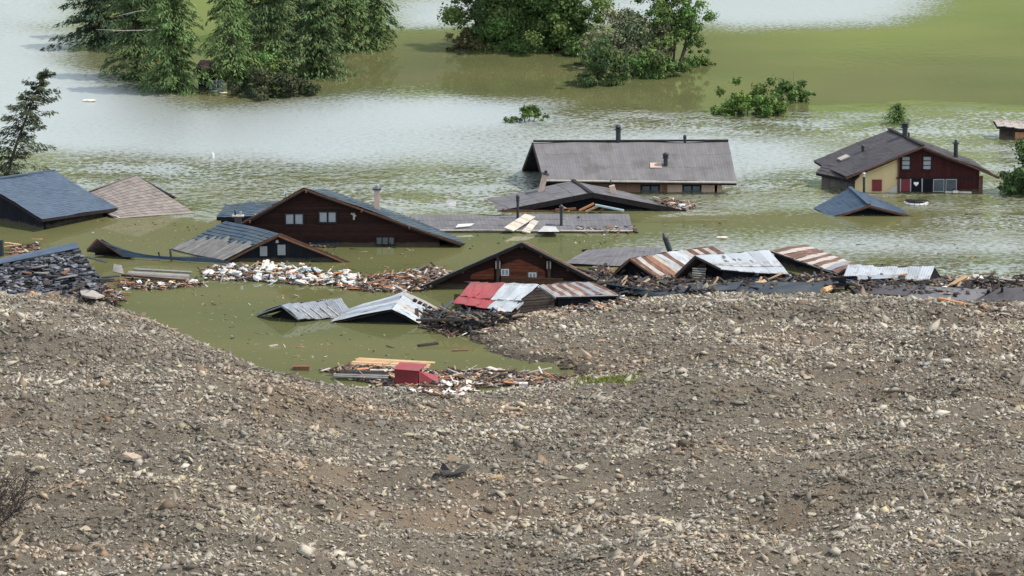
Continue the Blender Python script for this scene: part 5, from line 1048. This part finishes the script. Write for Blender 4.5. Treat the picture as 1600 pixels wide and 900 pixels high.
# the big dark boulder with a brown earthy top
bo = thing('boulder', 'big dark boulder with a brown earthy top and a long right arm', 'boulder', tuple(ground(702, 745))); o = WLOC[bo.name]; sc_ = o.y / 5846
for nm, k_, dx, dz, a, c in (('rock_body', 'dark', -6, .25, 22, 17), ('rock_arm', 'dark', 20, .35, 22, 6), ('earth_cap', 'brown', 6, .95, 25, 10)):
    q = bpy.data.objects.new(nm, stone_mesh(k_, 2 if nm != 'rock_arm' else 4)); COL.objects.link(q); q.parent = bo; q.location = (dx * sc_, .2 if nm == 'earth_cap' else 0, dz); q.scale = (a * sc_ * 1.1, a * sc_ * .8, c * sc_); q.rotation_euler = (0, -.32 if nm == 'rock_arm' else 0, .2)
gs = random.Random(99); kinds = ['beige'] * 4 + ['pale'] * 2 + ['grey'] * 3 + ['brown'] * 2 + ['dark'] + ['pinkish', 'yellowish']
LM = [((256, 521), 'the beige oval stone'), ((387, 588), 'the upright beige rim stone'), ((208, 711), 'the large pinkish slab'), ((313, 697), 'the tall yellowish stone'), ((702, 740), 'the big dark boulder'), ((777, 744), 'the orange tan stone'),
      ((907, 728), 'the round pale stone'), ((600, 657), 'the upright grey stone'), ((541, 682), 'the blunt beige stone'), ((1296, 570), 'the pale wedge stone'), ((1043, 577), 'the long beige slab'), ((1447, 567), 'the bluish pointed stone'),
      ((1530, 857), 'the big yellowish pyramid stone'), ((1380, 794), 'the pair of pale stones'), ((1315, 834), 'the long flat yellowish stone'), ((1512, 702), 'the yellowish gap stone'), ((60, 733), 'the yellowish stone at the bush'),
      ((1092, 847), 'the tall pale stone'), ((530, 797), 'the lower middle beige stone'), ((315, 820), 'the leaning yellowish stone'), ((650, 590), 'the red crate'), ((950, 592), 'the lime grass'), ((90, 470), 'the ruined black roof'), ((1190, 452), 'the dark blue panels'), ((1470, 468), 'the wide flat grey panel'), ((20, 800), 'the leafless bush'), ((1044, 727), 'the small pale hollow stone')]
def near(px, py):
    (lx, ly), nm = min(LM, key=lambda q: math.hypot(q[0][0] - px, (q[0][1] - py) * 1.4)); dx, dy = px - lx, (py - ly) * 1.4; d = math.hypot(dx, dy)
    a = math.degrees(math.atan2(-dy, dx)) % 360; w_ = ['right of', 'up and right of', 'above', 'up and left of', 'left of', 'down and left of', 'below', 'down and right of'][int((a + 22.5) // 45) % 8]
    return ('just ' if d < 45 else 'a little way ' if d < 85 else 'some way ' if d < 125 else 'well ' if d < 175 else 'far ') + w_ + ' ' + nm
def zone(px, py):
    if py < 640: return 'on the slope of the left mound' if px < 500 else ('on the right mound near the shore' if px > 780 else 'below the litter in the inlet')
    return ('in the lower left rubble' if px < 530 else 'in the lower middle rubble' if px < 1070 else 'in the lower right rubble')
cnt = 0
while cnt < 235:
    px, py = gs.uniform(-10, 1610), gs.uniform(480, 905) 
    if py < 500 and px < 880: continue
    p = ground(px, py)
    if -float(seg_dist(np.array([p.x]), np.array([p.y]), LAND)[0]) < 1.5: continue
    k_ = gs.choice(kinds); wd = gs.uniform(9, 15) * (1 + (py - 500) / 900); z_ = zone(px, py)
    put_stone(px, py, wd, wd * gs.uniform(.5, .9), k_, f'{"small" if wd < 13 else "mid-sized" if wd < 16 else "larger"} {k_} stone {near(px, py)}', f'stones {z_}', seed=cnt); cnt += 1

# ================================================================== DEBRIS
WM = dict(tan=m_tan, orange=m_org, brown=m_brn, dark=m_drk, whitish=m_pwood, grey=m_weath)
PM = {}
def plank_mesh(c, var):
    if (c, var) in PM: return PM[c, var]
    rs = random.Random(var); L_ = [1.0, 1.6, 2.3][var % 3]; w_ = [.16, .24, .34][(var // 3) % 3]; mb = MB(); n = 4
    for i in range(n + 1):
        x = -L_ / 2 + L_ * i / n; o = rs.uniform(-.02, .02); e = .02 * rs.random() if 0 < i < n else rs.uniform(-.12, .12)
        for a, b in ((-1, -1), (1, -1), (1, 1), (-1, 1)): mb.v.append((x + e * a, a * w_ / 2 + o, b * .035 + o)); mb.c.append((1, 1, 1))
    for i in range(n):
        for k in range(4): a, b = i * 4 + k, i * 4 + (k + 1) % 4; mb.f.append((a, b, b + 4, a + 4))
    mb.f += [(3, 2, 1, 0), (n * 4, n * 4 + 1, n * 4 + 2, n * 4 + 3)]
    me = bpy.data.meshes.new('plank'); me.from_pydata(mb.v, [], mb.f); ca = me.color_attributes.new('Col', 'FLOAT_COLOR', 'POINT'); ca.data.foreach_set('color', [1.0] * (4 * len(mb.v))); me.materials.append(WM[c]); PM[c, var] = me; return me
m_plw = M('white_plastic', (.44, .43, .41), (.60, .59, .56), scale=3, rough=.5); m_plb = M('pale_blue_plastic', (.26, .33, .36), (.36, .42, .45), scale=3, rough=.5); m_plp = M('pinkish_cloth', (.52, .36, .31), (.60, .46, .40), scale=3, rough=.8); m_plc = M('cream_foam', (.56, .50, .38), (.64, .58, .46), scale=3, rough=.8)
JM = dict(grey=m_tarp, white=m_plw, blue=m_plb, pinkish=m_plp, cream=m_plc); JC = {}
def junk_mesh(c, var):
    if (c, var) in JC: return JC[c, var]
    g = np.random.default_rng(var + 100); bm = bmesh.new()
    if var % 3 == 2:
        bmesh.ops.create_cube(bm, size=1.4); bmesh.ops.subdivide_edges(bm, edges=bm.edges[:], cuts=1, use_grid_fill=True)
        for v in bm.verts: v.co = np.array(v.co[:]) * np.array([1.1, .7, .35]) + g.normal(size=3) * .07
    else:
        bmesh.ops.create_icosphere(bm, subdivisions=2, radius=1)
        for v in bm.verts: v.co = np.array(v.co[:]) * g.uniform(.62, 1.2) * np.array([1.25, .8, .5])
    me = bpy.data.meshes.new('bundle'); bm.to_mesh(me); bm.free(); me.materials.append(JM[c]); JC[c, var] = me; return me
def inpoly(pl, rs):
    xs, ys = [p[0] for p in pl], [p[1] for p in pl]
    while True:
        x, y = rs.uniform(min(xs), max(xs)), rs.uniform(min(ys), max(ys)); c = False; n = len(pl)
        for i in range(n):
            (ax, ay), (bx, by) = pl[i], pl[(i + 1) % n]
            if (ay > y) != (by > y) and x < (bx - ax) * (y - ay) / (by - ay) + ax: c = not c
        if c: return x, y
def place(px, py, lift=0):
    p = P(px, py, 0); h = hgt(p.x, p.y)
    if h > .02: p = ground(px, py)
    p.z = max(p.z, 0) + lift; return p
def part_of(x, pl):
    xs = [p[0] for p in pl]; t = (x - min(xs)) / (max(xs) - min(xs)); return 'left end' if t < .2 else 'left half' if t < .45 else 'middle' if t < .6 else 'right half' if t < .82 else 'right end'
def planks(pl, n, cols, where, group, seed, sc_=1, lift=.3, yaw=.6, tilt=.12):
    rs = random.Random(seed)
    for i in range(n):
        x, y = inpoly(pl, rs); c = rs.choice(cols); ob = bpy.data.objects.new('plank', plank_mesh(c, rs.randrange(9))); COL.objects.link(ob)
        ob.location = place(x, y, rs.uniform(.03, lift)); ob.rotation_euler = (rs.uniform(-.3, .3), rs.gauss(0, tilt), rs.gauss(0, yaw)); s = sc_ * rs.uniform(.6, 1.2); ob.scale = (s, s, s)
        tag(ob, f'{["short", "long"][ob.data.name != "" and s > .9 * sc_]} {c} plank, {part_of(x, pl)} of the {group}', 'plank', f'planks in the {group}')
def junk(pl, n, cols, where, group, seed, sc_=.28, lift=.25):
    rs = random.Random(seed)
    for i in range(n):
        x, y = inpoly(pl, rs); c = rs.choice(cols); ob = bpy.data.objects.new('bundle', junk_mesh(c, rs.randrange(6))); COL.objects.link(ob)
        s = sc_ * rs.uniform(.5, 1.4); ob.location = place(x, y, rs.uniform(0, lift)); ob.rotation_euler = (rs.uniform(-.4, .4), rs.uniform(-.4, .4), rs.uniform(0, 6)); ob.scale = (s * rs.uniform(.9, 1.5), s, s)
        tag(ob, f'{["small", "big"][s > sc_]} {c} bundle, {part_of(x, pl)} of the {group}', 'bundle', f'bundles in the {group}')
def chips(name, label, polys, n, cols, seed, smin=.05, smax=.22, lift=.12):
    """splinters, shreds and twigs too many to count, as real little boxes"""
    g = np.random.default_rng(seed); rs = random.Random(seed); ps = []
    for pl, w_ in polys: ps += [place(*inpoly(pl, rs), .25 if pl is Z6 else 0) for _ in range(int(n * w_))]
    p = np.array([q[:] for q in ps]); m = len(p); p[:, 2] += g.uniform(0, lift, m); s = g.uniform(smin, smax, m); long_ = g.random(m) < .22
    cube = np.array([(x, y, z) for z in (-1, 1) for x, y in ((-1, -1), (1, -1), (1, 1), (-1, 1))], float); v = cube[None] * np.stack([s * np.where(long_, g.uniform(2.5, 5, m), 1), s * np.where(long_, .3, g.uniform(.15, .6, m)), s * g.uniform(.06, .25, m)], 1)[:, None]
    v = np.einsum('nij,nkj->nki', rot_rand(m, g, .25), v) + p[:, None]; f = np.array([(3, 2, 1, 0), (4, 5, 6, 7), (0, 1, 5, 4), (1, 2, 6, 5), (2, 3, 7, 6), (3, 0, 4, 7)])
    f = (f[None] + (np.arange(m) * 8)[:, None, None]).reshape(-1, 4); c = np.repeat(np.array(cols)[g.integers(0, len(cols), m)] * g.uniform(.7, 1.2, (m, 1)), 8, 0)
    return tag(npmesh(name, v.reshape(-1, 3), f, c, m_stone), label, 'debris', kind='stuff')
KB, KT, KW, KO, KP, KD = (.085, .055, .040), (.26, .19, .125), (.46, .44, .41), (.26, .14, .08), (.30, .225, .19), (.03, .025, .025)
Z1a = [(312, 424), (350, 416), (420, 414), (480, 420), (560, 432), (560, 448), (470, 446), (400, 440), (320, 438)]
Z1b = [(500, 436), (560, 436), (620, 428), (680, 418), (700, 428), (668, 444), (680, 452), (620, 458), (540, 452)]
Z3 = [(500, 579), (560, 572), (680, 580), (760, 578), (870, 588), (900, 592), (860, 602), (750, 606), (700, 618), (630, 610), (560, 596)]
Z3w = [(660, 600), (735, 600), (740, 612), (700, 624), (640, 612)]
Z6 = [(-10, 442), (60, 452), (130, 456), (186, 462), (186, 478), (120, 482), (-10, 480)]
Z7 = [(185, 440), (240, 443), (305, 440), (330, 446), (250, 452), (190, 452)]
Z8 = [(1020, 312), (1050, 314), (1086, 320), (1080, 328), (1050, 328)]; Z10 = [(900, 357), (992, 358), (996, 364), (905, 363)]
Z4 = [(925, 418), (955, 420), (955, 436), (1010, 444), (1040, 446), (960, 450), (935, 440)]; Z4b = [(1205, 431), (1290, 436), (1290, 444), (1200, 441)]; Z5 = [(1475, 438), (1610, 434), (1610, 447), (1540, 450), (1480, 446)]
Z12 = [(16, 388), (62, 380), (60, 396), (18, 402)]; Z13 = [(652, 512), (700, 505), (760, 503), (800, 500), (780, 520), (700, 528)]; Z14 = [(850, 484), (960, 468), (1000, 470), (900, 492)]
junk(Z1a, 150, ['white', 'white', 'white', 'pinkish', 'cream', 'blue'], 'in the pale litter raft below the small chalet', 'pale litter raft', 1, .24, .35)
planks(Z1a, 24, ['brown', 'tan', 'orange'], 'in the pale litter raft below the small chalet', 'pale litter raft', 2, .6)
planks(Z1b, 34, ['brown', 'tan', 'orange', 'brown'], 'in the brown drift between the litter raft and the dark chalet', 'brown drift left of the dark chalet', 3, .85)
junk(Z1b, 22, ['white', 'cream', 'pinkish'], 'in the brown drift left of the dark chalet', 'brown drift left of the dark chalet', 4, .18)
planks(Z3, 46, ['brown', 'tan', 'orange', 'whitish', 'dark'], 'in the drift along the near shore of the inlet', 'drift around the red crate', 5, .95, .25, .35)
junk(Z3w, 26, ['white', 'pinkish', 'cream'], 'at the foot of the drift below the red crate', 'pale scraps below the red crate', 6, .26)
planks(Z6, 32, ['brown', 'orange', 'dark', 'tan', 'brown'], 'piled below the ruined black roof', 'pile below the ruined black roof', 7, 1.0, .5, .9, .35)
junk(Z6, 18, ['pinkish', 'cream'], 'piled below the ruined black roof', 'pile below the ruined black roof', 8, .28)
planks(Z7, 12, ['brown', 'tan', 'orange'], 'under the grey plank raft', 'litter along the grey plank raft', 9, .6); junk(Z7, 12, ['white', 'white', 'cream'], 'under the grey plank raft', 'litter along the grey plank raft', 10, .26)
planks(Z8, 12, ['brown', 'orange', 'dark'], 'off the right corner of the sunk grey gable', 'wreckage off the sunk grey gable', 11, .55, .3); junk(Z8, 4, ['white', 'pinkish'], 'off the right corner of the sunk grey gable', 'wreckage off the sunk grey gable', 12, .2)
planks(Z10, 8, ['brown', 'orange', 'whitish'], 'along the front edge of the long low grey roof', 'litter line on the long low grey roof', 13, .5, .15, .1)
planks(Z4, 8, ['brown', 'dark', 'grey'], 'beside the dark curved roof panel', 'wreckage by the dark curved panel', 14, .7, .3); planks(Z4b, 8, ['brown', 'tan', 'orange'], 'below the tilted striped shed', 'litter below the tilted striped shed', 15, .5, .6); junk(Z4b, 6, ['white', 'pinkish'], 'below the tilted striped shed', 'litter below the tilted striped shed', 16, .2, .5)
planks(Z5, 16, ['orange', 'tan', 'orange', 'brown'], 'on the right shore beyond the grey panels', 'orange timber on the right shore', 17, .8, .5, .25); junk(Z5, 9, ['white', 'pinkish'], 'on the right shore beyond the grey panels', 'orange timber on the right shore', 18, .28, .5)
planks(Z12, 6, ['orange', 'tan'], 'behind the ruined black roof at the left edge', 'litter behind the ruined black roof', 19, .7, .5); planks(Z14, 6, ['brown', 'orange', 'dark'], 'on the mound below the low rusty shed', 'litter below the low rusty shed', 20, .6, .2)
chips('debris', 'splinters and shreds drifting between the houses', [(Z1a, .16), (Z1b, .24), (Z7, .06), (Z8, .05), (Z10, .03), (Z4, .05), (Z4b, .04), (Z5, .05), (Z12, .03), (Z13, .035), (Z14, .03), ([(1295, 452), (1330, 458), (1600, 474), (1600, 500), (1500, 480), (1350, 468)], .025), ([(460, 374), (520, 376), (515, 388), (470, 386)], .02)], 8000, [KB, KB, KB, KD, KT, KW, KO, KP, KD, (.15, .13, .11)], 1)
chips('debris', 'fine litter along the near shore of the inlet and below the ruined black roof', [(Z3, .5), (Z3w, .12), (Z6, .62)], 6000, [KB, KT, KB, KW, KO, KP, KD, KB, (.15, .13, .11)], 2)
ZW = [(930, 432), (1050, 440), (1160, 436), (1300, 438), (1300, 458), (1150, 458), (1020, 464), (950, 462), (900, 470), (880, 462)]
ZX = [(1300, 440), (1345, 440), (1475, 442), (1610, 440), (1610, 462), (1500, 470), (1340, 462)]
planks(ZW, 34, ['dark', 'brown', 'dark', 'grey', 'tan'], 'x', 'wreckage along the dark blue panels', 31, 1.1, .55, .35, .2)
planks(ZX, 26, ['dark', 'brown', 'grey', 'orange', 'tan', 'whitish'], 'x', 'wreckage around the flat grey panels', 32, 1.1, .5, .3, .2)
junk(ZX, 12, ['white', 'cream'], 'x', 'wreckage around the flat grey panels', 33, .2, .5)
planks([(668, 494), (755, 494), (790, 502), (750, 512), (676, 510)], 12, ['dark', 'brown', 'grey'], 'x', 'wreckage below the collapsed charred wall', 34, .7, .4, .4, .2)
planks([(0, 392), (60, 392), (190, 440), (190, 465), (0, 465)], 12, ['dark', 'grey', 'brown', 'dark'], 'x', 'wreckage on the ruined black roof', 35, .9, 1.5, .6, .3)
chips('debris', 'dark shreds of roofing and splinters along the shore by the sheds', [(ZW, .5), (ZX, .3), ([(664, 494), (760, 492), (800, 500), (760, 512), (672, 511)], .2)], 11000, [KB, KD, KD, KD, KT, (.10, .09, .08), (.05, .06, .075), KD], 3, .06, .3, .4)
chips('debris', 'scum and small flotsam drifting on the flood water', [([(300, 455), (640, 455), (640, 560), (880, 585), (480, 572), (330, 520)], .4), ([(380, 388), (660, 388), (640, 425), (520, 430)], .2), ([(640, 364), (1000, 366), (940, 390), (700, 390)], .12), ([(1050, 330), (1600, 330), (1600, 440), (1050, 380)], .16), ([(130, 345), (340, 345), (260, 380), (150, 372)], .12)], 420, [KB, KD, KT, KT, KW, KO], 5, .03, .12, .03)
# single things
def one(mb, name, mat, label, cat): return tag(mb.build(name, mat), label, cat)
rs = random.Random(12)
cr_ = thing('crate', 'red crate with a slanting lid standing in the drift on the near shore', 'crate', tuple(P(650, 600, 0))); a = P(618, 601, .1); yy = a.y
pts = [atY(617, 600, yy), atY(653, 601, yy), atY(653, 580, yy), atY(616, 577, yy)]; D_ = Vector((.35, 1.6, 0))
MB().prism(pts, D_ * .7).build('body', m_red, cr_); tp = [atY(616, 576.5, yy - .05), atY(654, 579.5, yy - .05)]
MB().slab([tp[0], tp[1], tp[1] + Vector((.5, 1.3, .12)), tp[0] + Vector((.3, 1.3, .12))], .05).build('lid', m_redt, cr_)
MB().slab([atY(655, 601, yy), P(686, 600, .1), P(684, 586, .35), atY(655, 580, yy + .1)], .05).build('side_flap', m_redt, cr_)
rt = raft('reed_mat', 'straw coloured mat of thin laths floating above the red crate', 'mat', (P(538, 570, .06), P(676, 574, .06), P(682, 564, .09), P(560, 560, .09)), m_tan, 7, th=.04, part='lath', gap=.12)
raft('dark_slats', 'dark slatted panel lying in the drift left of the red crate', 'panel', (P(515, 588, .25), P(612, 592, .2), P(600, 578, .35), P(530, 576, .3)), [m_drk, m_weath, m_drk], 5, gap=.3, part='slat')
one(MB().bar(P(458, 575, .1), P(484, 575, .12), .5, .3), 'timber_block', m_brn, 'reddish brown timber block at the left end of the near shore drift', 'timber')
one(MB().box(P(818, 603, .15), .55, .4, .4), 'block', m_plw, 'white block at the right end of the near shore drift', 'block')
one(MB().bar(P(654, 540, .05), P(683, 536, .06), .35, .1), 'plank', m_drk, 'dark plank floating alone in the inlet', 'plank'); one(MB().bar(P(421, 541, .04), P(434, 539, .08), .12, .1), 'stick', m_pwood, 'whitish stick floating alone in the inlet', 'stick')
one(MB().bar(P(706, 548, .04), P(732, 547, .04), .1, .06), 'stick', m_brn, 'thin brown stick floating near the tip of the right mound', 'stick')
tp = thing('tarpaulin', 'pale grey tarpaulin draped to a peak left of the shed corner', 'tarpaulin', tuple(P(775, 498, 0))); bs = [P(752, 500, .05), P(762, 507, .0), P(790, 506, .05), P(803, 497, .1), P(795, 490, .2)]; pk = atY(779, 479, bs[2].y + .7); mb = MB()
for i in range(5):
    a_, b_ = bs[i], bs[(i + 1) % 5]; m_ = (a_ + b_) / 2 * .5 + pk * .5 + Vector((rs.uniform(-.15, .15), rs.uniform(-.2, .1), rs.uniform(-.1, .15))); mb.poly([a_, b_, m_]).poly([b_, pk, m_]).poly([pk, a_, m_])
mb.build('cloth', m_tarp, tp)
q_ = thing('collapsed_wall', 'collapsed charred wall of dark boards between the silver roofs and the tarpaulin', 'wall', tuple(P(700, 500, 0)))
for i in range(17):
    x = 652 + i * 6.4; h_ = rs.uniform(.35, 1.0) * (1 if x < 690 else .55); a_ = P(x, 507 - (i % 3) * 3, -.1); MB().bar(a_, a_ + Vector((rs.uniform(-.1, .7), rs.uniform(.2, .8), h_)), .26, .07, Vector((0, 1, 0))).build('board', m_drk if i % 4 else m_oldw, q_)
MB().bar(P(650, 500, .95), P(722, 500, .95), .14, .14).build('top_beam', m_oldw, q_); MB().bar(P(690, 496, .6), P(758, 500, .3), .2, .1).build('beam', m_drk, q_); MB().bar(P(700, 503, .45), P(752, 495, .55), .16, .08).build('beam', m_oldw, q_)
sp = thing('splintered_beam', 'splintered orange tree trunk on the crest left of the grey panels', 'trunk', tuple(ground(1310, 455)))
a_, b_ = ground(1286, 459) + UPZ * .2, atY(1338, 435, ground(1310, 452).y + .5)
MB().tube(a_, b_, .22, .14, 7).build('trunk', m_tan, sp)
for i in range(7): t = i / 6; o_ = a_.lerp(b_, t); MB().tube(o_, o_ + Vector((rs.uniform(-.2, .6), rs.uniform(-.5, .1), rs.uniform(-.1, .45))), .06, .015, 5).build('splinter', m_org if i % 2 else m_brn, sp)
one(MB().bar(ground(1468, 470) + UPZ * .12, ground(1505, 478) + UPZ * .12, .3, .2), 'timber', m_org, 'orange timber lying on the crest below the wide flat grey panel', 'timber')
by = P(332, 246, 0); one(MB().tube(by - UPZ * .1, by + UPZ * .25, .17, .15).tube(by + UPZ * .25, by + UPZ * .42, .15, .06), 'buoy', m_plw, 'small white float alone in the water above the big dark chalet', 'float')
fl = thing('white_sheet', 'crumpled white sheet floating above the long low grey roof', 'sheet', tuple(P(703, 320, 0))); mb = MB(); b4 = [P(692, 321, .02), P(712, 322, .02), P(713, 312, .25), P(700, 311, .15)]
mb.poly(b4[:3]).poly([b4[0], b4[2], b4[3]]); mb.hexa([p - UPZ * .06 for p in b4], b4); mb.build('sheet', m_plw, fl)
for x, y, w_, c, lb in ((140, 157, .5, m_plc, 'cream driftwood scrap in the pale water left of the conifers'), (335, 142, .28, m_plw, 'white ball floating by the half hidden hut'), (350, 145, .3, m_plc, 'cream scrap floating by the half hidden hut'), (1129, 371, .35, m_plc, 'beige scrap floating left of the pale water streak'), (872, 350, .3, m_plw, 'white bundle at the foot of the right black pipe')):
    p = P(x, y, .10); ob = bpy.data.objects.new('scrap', junk_mesh('white', 1).copy()); ob.data.materials[0] = c; COL.objects.link(ob); ob.location = p; ob.scale = (w_, w_ * .6, w_ * .5); tag(ob, lb, 'scrap')
one(MB().hexa([P(x, y, .3) for x, y in ((840, 362), (874, 362), (868, 354), (850, 353))], [P(x, y, .42) for x, y in ((840, 362), (874, 362), (868, 354), (850, 353))]), 'sheet', m_tarp, 'pinkish grey sheet crumpled right of the whitish plank stacks', 'sheet')
one(MB().slab([P(712, 355, .35), P(735, 353, .35), P(741, 349, .5), P(716, 350, .5)], .05), 'sheet', m_plw, 'small white sheet lying on the left half of the long low grey roof', 'sheet')
rf = thing('life_raft', 'pale oval raft loaded with rags in front of the dark red wall', 'raft', tuple(P(1431, 317, 0))); c0 = P(1431, 317, .02); mb = MB()
ring = [c0 + Vector((math.cos(t) * .85, math.sin(t) * .9, 0)) for t in np.linspace(0, 2 * math.pi, 15)[:-1]]
for i in range(14): mb.tube(ring[i], ring[(i + 1) % 14], .13, .13, 6, False)
mb.build('tube', m_tarp, rf); MB().prism(ring, Vector((0, 0, .05))).build('floor', m_weath, rf); ob = bpy.data.objects.new('rags', junk_mesh('grey', 1)); COL.objects.link(ob); ob.parent = rf; ob.scale = (.75, .7, .3); ob.location = (.1, 0, .14)
one(MB().bar(P(1477, 299.5, .06), P(1518, 300.5, .06), .25, .1).box(P(1493, 299.5, .15), .4, .3, .18), 'foam_strip', m_plc, 'cream foam strip floating below the glass windows of the dark red wall', 'foam')
# litter in the open gable of the sunk grey house
for i, (a_, b_, c) in enumerate((((868, 328), (900, 326), m_brn), ((905, 329), (928, 318), m_org), ((915, 330), (935, 322), m_tan), ((880, 324), (890, 330), m_org), ((938, 330), (945, 324), m_brn))):
    one(MB().bar(atY(*a_, WY(332)), atY(*b_, WY(332)), .2, .14), 'plank', c, ('brown plank at the left in the open grey gable', 'orange plank leaning steepest in the open grey gable', 'tan plank leaning right in the open grey gable', 'short orange plank in the open grey gable', 'short brown plank at the right in the open grey gable')[i], 'plank')
one(MB().bar(atY(930, 320, WY(333)), atY(975, 329, WY(333)), .25, .12), 'board', m_plb, 'turquoise board lying across the open grey gable', 'board')
# lime grass at the tip of the inlet, as real blades
g = np.random.default_rng(3); n = 650; px = g.uniform(893, 1000, n); py = 598 - (px - 893) * .05 + g.normal(size=n) * 3.2 - 2; c = np.array([ground(a, b)[:] for a, b in zip(px[:65], py[:65])]); c = np.repeat(c, 10, 0) + np.concatenate([g.normal(size=(n, 2)) * .28, np.zeros((n, 1))], 1)
d = unit(np.stack([g.normal(size=n) * .5, g.normal(size=n) * .3, np.ones(n)], 1)); h_ = g.uniform(.06, .22, n)[:, None]; sd_ = np.stack([g.uniform(.02, .05, n), g.normal(size=n) * .02, np.zeros(n)], 1)
v = np.stack([c - sd_, c + sd_, c + d * h_ + sd_ * .2, c + d * h_ - sd_ * .2], 1).reshape(-1, 3); k = g.uniform(.7, 1.3, (n, 1))
gr = npmesh('grass', v, np.arange(n * 4).reshape(n, 4), np.repeat(np.array([[1.7, 1.15, .7]]) * k, 4, 0), m_flime); tag(gr, 'lime green grass at the tip of the inlet', 'grass', kind='stuff')
